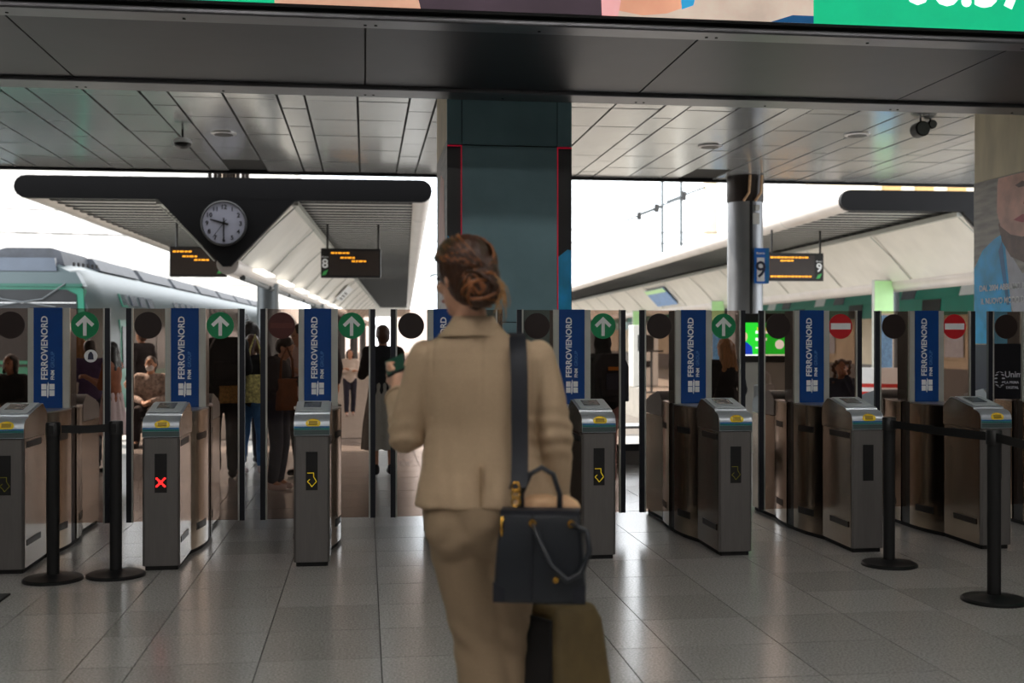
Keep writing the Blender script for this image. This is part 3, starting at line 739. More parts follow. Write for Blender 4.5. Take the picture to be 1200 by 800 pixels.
# ================================================================ TICKET GATES
GC = [-2.2075 + .9345 * i for i in range(9)]
GY = 7.30
def plan(side_pts):      # side_pts: (y, half width) front to back -> closed outline
    return [(-h, y) for y, h in side_pts][::-1] + [(h, y) for y, h in side_pts]
FB = plan([(0, .1), (.012, .1125), (.513, .106)])
MID = plan([(.519, .106), (.58, .122), (.65, .138), (.72, .15), (.80, .159), (.86, .163), (.925, .165)])
CEN = plan([(.931, .158), (1.069, .158)])
mir = lambda pts: [(x, 2.0 - y) for x, y in pts]
HEAD = [(0, .838), (0, .9), (.006, .925), (.022, .946), (.05, .96), (.1, .968), (.105, .98), (.39, 1.036), (.42, 1.034), (.495, .985), (.513, .965), (.513, .838)]
PLN = plan([(.02, .09), (.03, .1), (.52, .095), (.75, .145), (.93, .155), (1.07, .155), (1.25, .145), (1.48, .095), (1.97, .1), (1.98, .09)])
GM = {}
def gm(key, fn, mat, smooth=False):
    if key not in GM:
        me = fn().mesh(key.split('#')[0], smooth); me.materials.append(mat); GM[key] = me
    return GM[key]
def arrow2(cx, cz, s):
    return [(cx - .13 * s, cz - .78 * s), (cx + .13 * s, cz - .78 * s), (cx + .13 * s, cz + .25 * s), (cx + .5 * s, cz - .1 * s), (cx + .68 * s, cz + .1 * s), (cx, cz + .75 * s), (cx - .68 * s, cz + .1 * s), (cx - .5 * s, cz - .1 * s), (cx - .13 * s, cz + .25 * s)]
def gate(i, label, right, left, disp):
    g = thing('ticket_gate', label, 'ticket gate', (GC[i], GY, 0), 0, 'ticket gates')
    A = lambda name, key, fn, mat, par=g, smooth=False, loc=(0, 0, 0): link(name, gm(key, fn, mat, smooth), None, par, loc)
    A('plinth', 'plinth', lambda: MB().prism(PLN, 'z', 0, .03), blackm)
    fb = A('front_body', 'front_body', lambda: MB().prism(FB, 'z', .03, .832), steel_f if False else steel_f)
    for s in (-1, 1):
        A('side_panel', 'side_panel#%d' % s, lambda: MB().rings([[(s * .1095, .02, .032), (s * .1055, .508, .032), (s * .1055, .508, .83), (s * .1095, .02, .83)], [(s * .1145, .02, .032), (s * .1085, .508, .032), (s * .1085, .508, .83), (s * .1145, .02, .83)]]), steel, fb)
        for key, y0, y1, z0, z1, h in (('a', .05, .37, .775, .815, .1135), ('b', .06, .36, .165, .205, .1135)):
            A('sensor_window', 'sensor_window#%s%d' % (key, s), lambda: MB().box(s * h - .006, s * h + .003, y0, y1, z0, z1), blackp if key == 'a' else darkbrown, fb)
    A('display', 'display', lambda: MB().box(-.037, .037, -.003, .01, .49, .735), blackp, fb)
    if disp == 'x':
        def mk():
            m = MB()
            for sg_ in (-1, 1):
                for k in range(-3, 4): m.box(k * .0082 - .0055, k * .0082 + .0055, -.006, 0, .555 + sg_ * k * .0082 - .0055, .555 + sg_ * k * .0082 + .0055)
            return m
        A('cross_symbol', 'cross_symbol', mk, led_red, fb)
    elif disp in ('y', 'd'):
        def mk2():
            m = MB(); a = [(-.028, .60), (.012, .60), (.012, .575), (.030, .545), (0, .512), (-.012, .53), (-.028, .545), (-.012, .56)]
            pts = [Vector((p[0], -.004, p[1])) for p in a]
            for p, q in zip(pts, pts[1:]): m.tube([p, q], .0024, 5)
            return m
        A('arrow_symbol', 'arrow_symbol#' + disp, mk2, led_yel if disp == 'y' else led_dim, fb)
    elif disp == 'r':
        A('cross_symbol', 'dim_cross', lambda: MB().box(-.02, .02, -.005, 0, .53, .56), led_dimred, fb)
    hd = A('reader_head', 'reader_head', lambda: MB().prism(HEAD, 'x', -.1125, .1125), steel_head, g, 30)
    for s in (-1, 1):
        A('head_cheek', 'head_cheek#%d' % s, lambda: MB().prism([(y + (.004 if y < .1 else 0), z - .004) for y, z in HEAD], 'x', s * .1126, s * .1146), steel, hd)
    A('teal_band', 'teal_band', lambda: MB().box(-.111, .111, -.002, .004, .876, .886), teal, hd)
    A('lower_band', 'lower_band', lambda: MB().box(-.111, .111, -.002, .004, .842, .874), headgrey, hd)
    A('blue_band', 'blue_band', lambda: MB().box(-.111, .111, -.003, .004, .888, .897), posterblue2, hd)
    def surf(z):
        for (ya, za), (yb, zb) in zip(HEAD[1:5], HEAD[2:6]):
            if z <= zb: return ya + (yb - ya) * max(0, (z - za) / (zb - za))
        return .05
    def patch(w, h, zc, lift, n=24, box=False):
        pts = [(w * math.cos(2 * PI * q / n), h * math.sin(2 * PI * q / n)) for q in range(n)]
        if box: pts = [(-w, -h), (-w / 2, -h), (0, -h), (w / 2, -h), (w, -h), (w, 0), (w, h), (w / 2, h), (0, h), (-w / 2, h), (-w, h), (-w, 0)]
        return MB().rings([[(x + .008, surf(zc + z) - lift, zc + z + lift * .4) for x, z in pts], [(x + .008, surf(zc + z) + .003, zc + z - .003) for x, z in pts]])
    A('card_sticker', 'card_sticker', lambda: patch(.047, .028, .916, .003), yellow, hd)
    A('sticker_print', 'sticker_print', lambda: patch(.027, .012, .918, .005, box=True), ambert, hd)
    sl = (1.036 - .98) / (.39 - .105)
    A('reader_plate', 'reader_plate', lambda: MB().prism([(.125, .98 + .02 * sl + .003), (.375, .98 + .27 * sl + .003), (.375, .98 + .27 * sl + .008), (.125, .98 + .02 * sl + .008)], 'x', -.1, .1), platem, hd)
    A('reader_screen', 'reader_screen', lambda: MB().prism([(.2, .98 + .095 * sl + .006), (.33, .98 + .225 * sl + .006), (.33, .98 + .225 * sl + .012), (.2, .98 + .095 * sl + .012)], 'x', -.062, .05), lcd, hd)
    A('rear_body', 'rear_body', lambda: MB().prism(mir(FB), 'z', .03, .832), steel, g)
    A('rear_reader_head', 'rear_reader_head', lambda: MB().prism([(2.0 - y, z) for y, z in HEAD], 'x', -.1125, .1125), steel_head, g, 30)
    A('rear_card_sticker', 'rear_sticker', lambda: MB().box(-.05, .05, 1.9, 1.94, .962, .972), yellow, g)
    for nm, q in (('curved_body', lambda p: p), ('curved_body', mir)):
        k = 'curved_body#%s' % ('a' if q is not mir else 'b')
        cb = A(nm, k, lambda: MB().prism(q(MID), 'z', .03, .962), steel, g, 25)
        A('top_plate', k + 't', lambda: MB().prism([(x * 1.015, y) for x, y in q(MID)], 'z', .962, .972), steel_l, cb, 25)
        for s in (-1, 1):
            for z0, z1 in ((.765, .81), (.15, .2)):
                def sw():
                    pts = [(y, h + .0025) for y, h in ((.62, .131), (.66, .140), (.72, .15), (.80, .159), (.84, .1617))]
                    o_ = [(s * h, y) for y, h in pts]; n_ = [(s * (h - .012), y) for y, h in pts]
                    return MB().prism(q(o_ + n_[::-1]), 'z', z0, z1)
                A('sensor_window', k + 's%d%d' % (s, z0 > .5), sw, blackp, cb)
    A('hinge_body', 'hinge_body', lambda: MB().prism(CEN, 'z', .03, .97), blackp, g)
    # sign tower
    tw = A('sign_tower', 'sign_tower', lambda: MB().box(-.135, .135, .985, 1.19, .97, 1.672), darkbrown, g)
    for s, w in ((-1, .04), (1, .046)):
        A('tower_frame', 'tower_frame#%d' % s, lambda: MB().prism([(s * .14, .975), (s * (.14 - w), .975), (s * (.14 - w), .99), (s * .14, 1.01)], 'z', .97, 1.674), silver, tw)
    A('blue_panel', 'blue_panel', lambda: MB().box(-.099, .093, .968, .986, .968, 1.676), blue, tw)
    link('operator_name', text_mesh('FERROVIENORD', .0615, .0008, .0016, 'LEFT', True), white, tw, (-.006, .9668, 1.168))
    link('operator_group', text_mesh('FNM', .034, .0008, .0012, 'LEFT', True), white, tw, (.04, .9668, 1.168))
    link('operator_group', text_mesh('GROUP', .034, .0008, .0, 'LEFT', True), greyprint, tw, (.04, .9668, 1.252))
    for x0, x1 in ((-.047, -.013), (.008, .042)):
        A('emblem_bar', 'emblem_bar#%f' % x0, lambda: MB().box(x0, x1, .966, .969, 1.055, 1.095), white, tw)
        A('emblem_bar', 'emblem_bar#u%f' % x0, lambda: MB().box(x0, x1, .966, .969, 1.10, 1.14), white, tw)
    A('emblem_stroke', 'emblem_stroke', lambda: MB().prism([(-.009, 1.055), (-.004, 1.04), (.004, 1.07), (.004, 1.14), (-.002, 1.155), (-.009, 1.12)], 'y', .966, .969), white, tw)
    # glass flaps
    for s, spec in ((1, right), (-1, left)):
        fp = A('glass_flap', 'glass_flap#%d' % s, lambda: MB().box(min(s * .14, s * .376), max(s * .14, s * .376), 1.0, 1.012, .155, 1.672), flapglass, g)
        A('edge_strip', 'edge_strip#%d' % s, lambda: MB().box(min(s * .376, s * .412), max(s * .376, s * .412), .992, 1.022, .15, 1.674), rubber, fp)
        A('edge_trim', 'edge_trim#%d' % s, lambda: MB().box(min(s * .364, s * .376), max(s * .364, s * .376), .993, 1.019, .15, 1.676), silver, fp)
        dc = s * .240 + (-.03 if s < 0 else 0) * 0
        if s < 0: dc = -.262
        dcirc = lambda: MB().prism(circle(.096, 36, (dc, 1.553)), 'y', .9955, 1.0)
        if spec == 'go':
            A('sign_disc', 'disc_go', dcirc, greensign, fp)
            A('arrow', 'arrow_go', lambda: MB().prism(arrow2(dc, 1.552, .094), 'y', .993, .9955), white, fp)
        elif spec == 'stop':
            A('sign_disc', 'disc_stop', dcirc, redsign, fp)
            A('white_bar', 'bar_stop', lambda: MB().box(dc - .08, dc + .08, .993, .9955, 1.53, 1.578), white, fp)
        elif spec == 'dark':
            A('sign_disc', 'disc_dark', dcirc, darkdisc, fp)
        elif spec == 'darkred':
            A('sign_disc', 'disc_darkred', dcirc, darkred, fp)
            A('dark_bar', 'bar_dark', lambda: MB().box(dc - .08, dc + .08, .993, .9955, 1.535, 1.572), darkred2, fp)
        if i == 8 and s < 0:
            ap = A('advert_panel', 'advert_panel', lambda: MB().box(-.364, -.14, .9945, 1.0, .985, 1.42), posterblack, fp)
            for body_, sz, x, z in (('Unim', .068, -.276, 1.155), ('LA PRIMA', .028, -.276, 1.105), ('DIGITAL', .028, -.264, 1.065)):
                link('advert_text', text_mesh(body_, sz, .0008, .0008, 'LEFT'), posterwhite, fp, (x, .9935, z))
            def laurel():
                m = MB()
                for sd in (-1, 1):
                    for q in range(6):
                        a = math.radians(-75 + 27 * q); cx, cz = -.318 + sd * .032 * math.cos(a), 1.14 + .062 * math.sin(a)
                        m.prism([(cx + .014 * math.cos(t + sd * a), cz + .006 * math.sin(t)) for t in [2 * PI * w / 8 for w in range(8)]], 'y', .9925, .9945)
                return m
            A('laurel_emblem', 'laurel_emblem', laurel, posterwhite, fp)
        if i == 0 and s > 0:
            A('sticker_disc', 'sticker_disc', lambda: MB().prism(circle(.045, 24, (.28, 1.335)), 'y', .9955, 1.0), white, fp)
            A('sticker_figure', 'sticker_figure', lambda: MB().prism([(.26, 1.31), (.30, 1.31), (.297, 1.345), (.285, 1.365), (.275, 1.365), (.263, 1.345)], 'y', .993, .9955), posternavy, fp)
    return g
gate(0, 'leftmost ticket gate, cut by the frame edge, with round white sticker on its glass', 'go', 'dark', 'd')
gate(1, 'ticket gate showing a red cross, second from left', 'go', 'dark', 'x')
gate(2, 'ticket gate just left of the woman, with dark red disc on its left glass', 'go', 'darkred', 'y')
gate(3, 'ticket gate almost hidden behind the woman in beige', 'go', 'dark', 'y')
gate(4, 'ticket gate directly right of the handbag, with yellow arrow lit', 'go', 'dark', 'y')
gate(5, 'ticket gate with green arrow disc in front of the round metal column', 'go', 'dark', 'd')
gate(6, 'ticket gate with red no entry disc beside the curly haired woman', 'stop', 'dark', 'n')
gate(7, 'ticket gate with red no entry disc behind the right belt posts', 'stop', 'dark', 'r')
gate(8, 'rightmost ticket gate, mostly outside the frame in front of the poster', 'stop', 'dark', 'n')

# ================================================================ BELT POSTS
def stanchion(x, y, label):
    s = thing('belt_post', label, 'belt post', (x, y, 0), 0, 'belt barrier posts')
    MB().lathe([(.175, 0), (.175, .012), (.165, .02), (.06, .03), (.04, .04)], 40).build('base', blackp, s, 30)
    MB().lathe([(.036, .03), (.036, .88)], 24).build('tube', blackm, s, 40)
    MB().lathe([(.043, .87), (.043, .945), (.038, .952)], 24).build('belt_head', blackp, s, 40)
    MB().box(-.012, .012, -.047, -.04, .885, .935).build('belt_clip', blackm, s)
    return s
stanchion(-1.868, 7.10, 'black belt post beside the leftmost gate')
stanchion(-1.52, 7.18, 'black belt post just left of the red cross gate')
stanchion(3.344, 6.876, 'black belt post in front of the no entry gates, the farther one')
stanchion(3.463, 5.857, 'black belt post nearest the camera at the lower right')
def belt(p, q, label):
    p, q = Vector(p), Vector(q); d = (q - p).normalized(); a, b = p + d * .045, q - d * .045
    mid = (a + b) / 2 - Vector((0, 0, .006)); w = Vector((0, 0, 1))
    tag(MB().ribbon([a, mid, b], w, .048, .003).build('barrier_belt', blackm), label, 'belt', 'barrier belts')
belt((-1.868, 7.10, .91), (-1.52, 7.18, .91), 'short black belt between the two left posts')
belt((3.344, 6.876, .91), (3.463, 5.857, .91), 'black belt stretched between the two right posts')
belt((3.463, 5.857, .91), (3.25, 4.7, .91), 'black belt leaving the nearest post toward the right edge')
stanchion(3.25, 4.7, 'black belt post outside the right edge of the frame')

# ================================================================ PEOPLE
def rotz(v, a): return Vector((v[0] * math.cos(a) - v[1] * math.sin(a), v[0] * math.sin(a) + v[1] * math.cos(a), v[2]))
def hand_shapes(m, wrist, elbow, r=.02, curl=.6):
    w, e = Vector(wrist), Vector(elbow); d = (w - e).normalized()
    side = d.cross(Vector((0, 0, 1)));
    if side.length < .2: side = Vector((0, 1, 0))
    side.normalize(); nrm = side.cross(d).normalized()
    pc = w + d * .045
    m.cap(w, pc, .024, .028)
    for k in range(4):
        o = side * (-.028 + .0187 * k); b = pc + d * .03 + o; ln = (.06, .072, .068, .052)[k]
        mid = b + d * ln * .5 - nrm * ln * .15; tip = mid + (d * (1 - curl) - nrm * curl).normalized() * ln * .5
        m.cap(pc + o * .7, b, .013, .011, 8); m.cap(b, mid, .0105, .0098, 8); m.cap(mid, tip, .0098, .0085, 8)
    tb = pc - side * .03 - d * .01; m.cap(pc, tb, .016, .013, 8); m.cap(tb, tb - side * .02 + d * .035, .012, .01, 8)
def figure(name, label, loc, face, h=1.68, top=c_black, bottom=c_dark, skin=skin1, hair=hairdk, style='short', arms=None, seated=False, skirt=None, sleeves=1.0, stride=.0, shoe=c_shoe, mask=False, headturn=0.0, headdown=0.0, bulk=1.0, kind='person', coat=None):
    k = h / 1.70; p = thing(name, label, kind, loc, face, None)
    sc_ = lambda v: Vector(v) * k
    dz = -.44 if seated else 0.0
    pel = Vector((0, 0, .95 + dz)); ch = Vector((0, .01, 1.29 + dz)); nk = Vector((0, .0, 1.45 + dz))
    hc = Vector((0, .025 + .05 * headdown, 1.585 + dz - .03 * headdown))
    sh = [Vector((s * .168 * bulk, 0, 1.395 + dz)) for s in (-1, 1)]
    if seated:
        hip = [Vector((s * .09, .02, .5)) for s in (-1, 1)]; kn = [Vector((s * .11, .42, .5)) for s in (-1, 1)]; an = [Vector((s * .11, .40, .09)) for s in (-1, 1)]
    else:
        hip = [Vector((s * .088, 0, .92)) for s in (-1, 1)]
        kn = [Vector((s * .095, .03 + s * stride * .5, .5)) for s in (-1, 1)]; an = [Vector((s * .09, s * stride - .02, .09)) for s in (-1, 1)]
    if arms is None: arms = [((-.235, -.03, 1.12), (-.225, .08, .88)), ((.235, -.03, 1.12), (.225, .08, .88))]
    el = [Vector(a[0]) + Vector((0, 0, dz)) for a in arms]; ha = [Vector(a[1]) + Vector((0, 0, dz)) for a in arms]
    m = MB()
    def torso(m, e):
        m.ell((ch + Vector((0, 0, -.02))) * k, ((.165 * bulk + e) * k, (.108 * bulk + e) * k, .2 * k)); m.ell((pel + Vector((0, 0, .12))) * k, ((.135 * bulk + e) * k, (.1 * bulk + e) * k, .2 * k)); m.ell(pel * k, ((.158 * bulk + e) * k, (.112 * bulk + e) * k, .14 * k))
        for s in (0, 1): m.cap(sh[s] * k, (ch + Vector((0, 0, .08))) * k, (.062 + e) * k, (.08 + e) * k)
    torso(m, 0)
    m.cap((nk + Vector((0, 0, -.06))) * k, (hc + Vector((0, -.01, -.07))) * k, .056 * k, .05 * k)
    q = Matrix.Rotation(headturn, 3, 'Z') @ Matrix.Rotation(-.45 * headdown, 3, 'X')
    H = lambda v: (hc + q @ Vector(v)) * k
    m.ell(H((0, 0, .025)), (.074 * k, .09 * k, .092 * k)); m.ell(H((0, .022, -.04)), (.058 * k, .066 * k, .075 * k))
    m.cap(H((0, .088, .01)), H((0, .104, -.022)), .010 * k, .014 * k, 8)
    for s in (-1, 1): m.ell(H((s * .076, -.005, 0)), (.01 * k, .02 * k, .03 * k))
    for s in (0, 1):
        m.cap(sh[s] * k, el[s] * k, .05 * k, .04 * k); m.cap(el[s] * k, ha[s] * k, .04 * k, .026 * k)
        hand_shapes(m, ha[s] * k, el[s] * k)
        m.cap(hip[s] * k, kn[s] * k, .085 * k, .056 * k); m.cap(kn[s] * k, an[s] * k, .055 * k, .036 * k)
        m.cap(an[s] * k, (an[s] + Vector((0, .1, -.045))) * k, .036 * k, .03 * k)
    blob('body', m, skin, p, .0135, 3)
    t = MB(); torso(t, .016)
    t.cap((nk + Vector((0, 0, -.05))) * k, (nk + Vector((0, 0, -.02))) * k, .07 * k, .064 * k)
    for s in (0, 1):
        t.cap(sh[s] * k, el[s] * k, .068 * k, .056 * k)
        if sleeves >= 1: t.cap(el[s] * k, (el[s].lerp(ha[s], .93)) * k, .055 * k, .04 * k)
    if coat:
        t.rings([[((.17 + e * .07) * k * math.cos(a), (.13 + e * .06) * k * math.sin(a), z * k) for a in [2 * PI * j / 18 for j in range(18)]] for z, e in ((coat, 1.2), (.7, .8), (.95, .2), (1.1, -.2))])
    blob('top', t, top, p, .0135, 4, lambda c: .006 * noise.noise(c * 9))
    if skirt:
        b = MB().rings([[((.15 + e) * k * math.cos(a), (.115 + e) * k * math.sin(a), z * k) for a in [2 * PI * j / 20 for j in range(20)]] for z, e in ((skirt, .1), (.6, .075), (.85, .03), (1.05, 0))])
        blob('skirt', b, bottom, p, .0135, 3, lambda c: .008 * math.sin(math.atan2(c.y, c.x) * 11))
    else:
        b = MB(); b.ell(pel * k, (.17 * bulk * k, .122 * bulk * k, .13 * k))
        for s in (0, 1): b.cap(hip[s] * k, kn[s] * k, .1 * k, .075 * k); b.cap(kn[s] * k, (an[s] + Vector((0, 0, .03))) * k, .072 * k, .062 * k)
        blob('trousers', b, bottom, p, .0135, 4, lambda c: .006 * noise.noise(c * 11))
    for s in (0, 1):
        f = MB(); a = an[s]; f.cap((a + Vector((0, -.02, -.045))) * k, (a + Vector((0, .13, -.052))) * k, .043 * k, .036 * k); f.cap((a + Vector((0, -.01, 0))) * k, (a + Vector((0, -.02, -.04))) * k, .044 * k, .045 * k)
        blob('shoe', f, shoe, p, .012, 2)
    hb = MB(); hb.ell(H((0, -.018, .04)), (.084 * k, .094 * k, .092 * k)); hb.ell(H((0, -.045, .0)), (.078 * k, .07 * k, .095 * k))
    if style == 'long':
        for x in (-.06, -.02, .02, .06): hb.cap(H((x, -.05, .03)), H((x * 1.5, -.085, -.24)), .05 * k, .035 * k)
    elif style == 'bob':
        for s in (-1, 1): hb.cap(H((s * .065, -.01, .03)), H((s * .078, .0, -.09)), .04 * k, .03 * k)
        hb.cap(H((0, -.06, .03)), H((0, -.07, -.1)), .07 * k, .05 * k)
    elif style == 'curly':
        for j in range(46):
            a = random.uniform(0, 2 * PI); z = random.uniform(-.22, .1); r = .085 + random.uniform(0, .03)
            y = math.sin(a) * r - .03
            if y > .03 and z < .06: continue
            hb.ell(H((math.cos(a) * r, y, z)), (.03 * k,) * 3, None, 8, 6)
    elif style == 'bun': hb.ell(H((0, -.11, .06)), (.045 * k,) * 3)
    elif style == 'hood':
        hb = MB(); hb.ell(H((0, -.02, .02)), (.1 * k, .115 * k, .125 * k)); hb.cap(H((0, -.03, -.06)), (nk + Vector((0, -.03, -.05))) * k, .09 * k, .11 * k)
    blob('hair' if style != 'hood' else 'hood', hb, hair, p, .012, 3, lambda c: .005 * noise.noise(c * 26))
    for s in (-1, 1): MB().ell(H((s * .028, .084, .012)), (.012 * k, .006 * k, .006 * k), None, 8, 6).build('eye', eyem, p, True)
    if mask: blob('face_mask', MB().ell(H((0, .05, -.04)), (.06 * k, .06 * k, .05 * k)), maskm, p, .008, 2)
    else: MB().ell(H((0, .083, -.058)), (.022 * k, .008 * k, .007 * k), None, 10, 6).build('mouth', lipm, p, True)
    return p, k
def backpack(loc, rz, label, mat, w=.32, h=.48, d=.2):
    b = thing('backpack', label, 'backpack', loc, rz)
    blob('bag_body', MB().prism([(-w / 2, 0), (w / 2, 0), (w / 2, h * .75), (w * .3, h), (-w * .3, h), (-w / 2, h * .75)], 'y', -d, 0), mat, b, .014, 6)
    blob('front_pocket', MB().box(-w * .38, w * .38, -d - .05, -d + .03, .05, h * .5), mat, b, .012, 5)
    for s in (-1, 1): MB().ribbon([(s * w * .3, -.03, h * .9), (s * w * .32, .1, h * .98), (s * w * .36, .22, h * .8), (s * w * .36, .2, h * .4), (s * w * .34, -.01, h * .12)], (1, 0, 0), .05, .012).build('shoulder_strap', mat, b)
    return b
def shoulder_bag(loc, rz, label, mat, w=.3, h=.3, d=.1, handle=.3, name='shoulder_bag'):
    b = thing(name, label, 'bag', loc, rz)
    blob('bag_body', MB().prism([(-w * .5, 0), (w * .5, 0), (w * .45, h), (-w * .45, h)], 'y', -d / 2, d / 2), mat, b, .012, 4, lambda c: .006 * noise.noise(c * 14))
    MB().tube([(-w * .35, 0, h - .02), (-w * .3, 0, h + handle * .6), (0, 0, h + handle), (w * .3, 0, h + handle * .6), (w * .35, 0, h - .02)], .012, 8).build('handle', mat, b, True)
    return b
PHONE_ARMS = [((-.22, .06, 1.13), (-.07, .3, 1.24)), ((.22, .06, 1.13), (.05, .3, 1.22))]
LAP = [((-.22, .05, 1.12), (-.06, .28, 1.08)), ((.22, .05, 1.12), (.06, .28, 1.07))]
figure('person', 'person in black with a backpack standing behind the red cross gate', (-1.47, 12.09, 0), .25, 1.70, c_black, c_black, skin1, hairdk, 'short', [((-.25, .02, 1.13), (-.14, .26, 1.1)), ((.25, .02, 1.13), (.2, .24, 1.06))], bulk=1.1)
backpack((-1.44, 11.97, .98), .25, 'large black backpack on the person in black', c_black, .36, .5, .2)
figure('person', 'person in black top and blue jeans carrying a yellow patterned tote', (-1.22, 12.47, 0), -.5, 1.5, c_black, c_jeans, skin1, hairbr, 'bob', shoe=c_shoew, stride=.1)
shoulder_bag((-1.16, 12.22, .78), -.2, 'yellow patterned tote bag hanging beside blue jeans', c_yelpat, .2, .3, .08, .42)
shoulder_bag((-1.36, 11.85, .80), .1, 'gold woven bag held low in front of the person in black', c_goldbag, .26, .24, .1, .12)
figure('person', 'tall dark haired person behind the blue jeans', (-1.34, 13.49, 0), 0.3, 1.66, c_dark, c_dark, skin1, hairdk, 'long')
figure('person', 'person in dark clothes bending over a phone left of the third gate', (-.84, 11.1, 0), -1.9, 1.5, c_dark, c_navy, skin1, hairdk, 'short', PHONE_ARMS, headdown=1.2, shoe=c_shoew)
shoulder_bag((-.74, 10.92, .78), .6, 'brown leather bag at the hip of the person bending over a phone', c_brownbag, .2, .3, .1, .3)
figure('person', 'person in a pink white shirt behind the third gate', (-.66, 12.2, 0), 2.2, 1.62, c_pink, c_dark, skin1, hairdk, 'bob', PHONE_ARMS, sleeves=.5, headdown=.5)
figure('person', 'small person in a white sweater walking toward the gates down the platform', (-.29, 21.72, 0), PI + .1, 1.26, c_white, c_navy, skin1, hairdk, 'bob', [((-.2, .06, 1.13), (.05, .2, 1.2)), ((.2, .06, 1.13), (-.05, .22, 1.16))], stride=.12, shoe=c_shoew)
figure('person', 'person in a black jacket and long taupe skirt just left of the woman in beige', (.19, 12.18, 0), .15, 1.60, c_black, c_taupe, skin2, hairbr, 'short', [((-.24, .02, 1.14), (-.12, .22, 1.2)), ((.24, .02, 1.14), (.12, .22, 1.2))], skirt=.3)
figure('person', 'dark dressed person partly behind the third gate sign', (-.58, 16.19, 0), .2, 1.6, c_dark, c_dark, skin1, hairdk, 'short')
figure('person', 'person in a black hooded jacket behind the gate right of the column', (2.30, 10.79, 0), .1, 1.50, c_black, c_pinkpk, skin1, c_black, 'hood', [((-.25, .02, 1.13), (-.14, .22, 1.1)), ((.25, .02, 1.13), (.14, .22, 1.1))], bulk=1.15)
bp_ = backpack((2.31, 10.66, .86), .1, 'dark backpack with an orange label on the hooded person', c_dark, .34, .46, .18)
MB().box(-.06, .08, -.245, -.23, .3, .335).build('orange_label', P('label_orange', S(226, 140, 40), .6), bp_)
MB().box(-.08, .1, -.243, -.23, .12, .27).build('printed_patch', posternavy, bp_)
figure('person', 'person with long light brown hair in black in front of the green screen', (3.49, 10.64, 0), .4, 1.46, c_black, c_black, skin1, hairbl, 'long')
shoulder_bag((3.83, 10.5, .82), .2, 'white plastic bag carried beside the green screen kiosk', c_whitebag, .2, .2, .1, .14, 'plastic_bag')
figure('person', 'curly haired person in a dark jacket with a phone at the ear', (5.88, 13.35, 0), 2.3, 1.62, c_navy, c_dark, skin2, hairbr, 'curly', [((-.25, .1, 1.2), (-.1, .1, 1.5)), ((.23, 0, 1.1), (.12, .22, 1.0))], seated=True, headturn=.5)
figure('person', 'seated person in a patterned blouse wearing a white face mask', (-2.92, 16.0, 0), PI - .05, 1.64, c_pattern, c_dark, skin1, hairdk, 'short', LAP, seated=True, mask=True)
figure('person', 'dark haired person sitting behind the leftmost gate', (-4.36, 14.69, 0), 2.8, 1.7, c_black, c_black, skin2, hairdk, 'bob', LAP, seated=True)
figure('person', 'blonde person standing near the train front behind the leftmost gate sign', (-3.42, 14.06, 0), .3, 1.5, c_white, c_jeans, skin1, hairbl, 'long')
figure('person', 'person in a purple and navy shirt behind the round white sticker', (-3.10, 13.31, 0), .4, 1.44, c_purple, c_navy, skin1, hairdk, 'short', PHONE_ARMS, sleeves=.5)
figure('person', 'person in a rust top and pale skirt behind the left gap between gates', (-2.74, 12.77, 0), 1.4, 1.42, c_rust, c_pink, skin2, hairdk, 'long', PHONE_ARMS, sleeves=.3, skirt=.5)
figure('person', 'dark dressed person standing by the train side behind the red cross gate', (-3.4, 17.9, 0), .9, 1.62, c_dark, c_dark, skin1, hairbr, 'short')
figure('person', 'person in red standing far behind the red cross gate', (-2.75, 18.6, 0), 2.9, 1.6, cloth('red_cloth', (150, 40, 36)), c_dark, skin1, hairdk, 'short')
def seat_bench(x, y, rz, label):
    b = thing('platform_bench', label, 'bench', (x, y, 0), rz)
    MB().box(-.6, .6, -.22, .22, .34, .38).build('seat', postm, b)
    for s in (-.5, .5): MB().box(s - .03, s + .03, -.18, .18, 0, .34).build('leg', postm, b)
seat_bench(5.88, 13.35, 2.3, 'grey bench under the curly haired person')
seat_bench(-2.92, 16.0, 0, 'grey bench under the person with the face mask')
seat_bench(-4.36, 14.69, 2.8, 'grey bench under the person sitting at far left')

# ================================================================ THE WOMAN IN BEIGE
WY = -math.radians(7.424)
wo_ = Vector((.3705, 3.582, 0))
wm = thing('person', 'woman in a beige trouser suit seen from behind, hair in a low bun', 'person', wo_, WY)
HT = math.radians(42)      # head turned to the left
hcen = Vector((-.058, .0, 1.645))
qh = Matrix.Rotation(HT, 3, 'Z') @ Matrix.Rotation(-.12, 3, 'X')
H = lambda v: hcen + qh @ Vector(v)
LS, LE, LW = Vector((-.165, 0, 1.375)), Vector((-.245, .03, 1.14)), Vector((-.295, .235, 1.275))
RS, RE, RW = Vector((.16, 0, 1.375)), Vector((.235, -.02, 1.15)), Vector((.235, .04, .93))
LH, LK, LA = Vector((-.085, 0, .9)), Vector((-.01, .02, .5)), Vector((.03, -.02, .1))
RH, RK, RA = Vector((.08, 0, .9)), Vector((.075, .05, .5)), Vector((.09, .08, .1))
m = MB()
m.ell((0, .0, 1.27), (.155, .095, .2)); m.ell((0, 0, 1.05), (.13, .09, .2)); m.ell((0, 0, .93), (.155, .11, .14))
m.cap((-.02, 0, 1.42), (-.045, .0, 1.58), .056, .05)
m.ell(H((0, .0, .03)), (.074, .09, .09)); m.ell(H((0, .025, -.045)), (.056, .064, .075)); m.ell(H((0, .05, -.095)), (.03, .03, .022))
m.cap(H((0, .09, .012)), H((0, .108, -.025)), .009, .013, 8)
for s in (-1, 1):
    m.ell(H((s * .076, -.008, -.005)), (.009, .02, .032)); m.ell(H((s * .042, .06, -.02)), (.02, .02, .02))
for a, b, c in ((LS, LE, LW), (RS, RE, RW)): m.cap(a, b, .045, .037); m.cap(b, c, .037, .025)
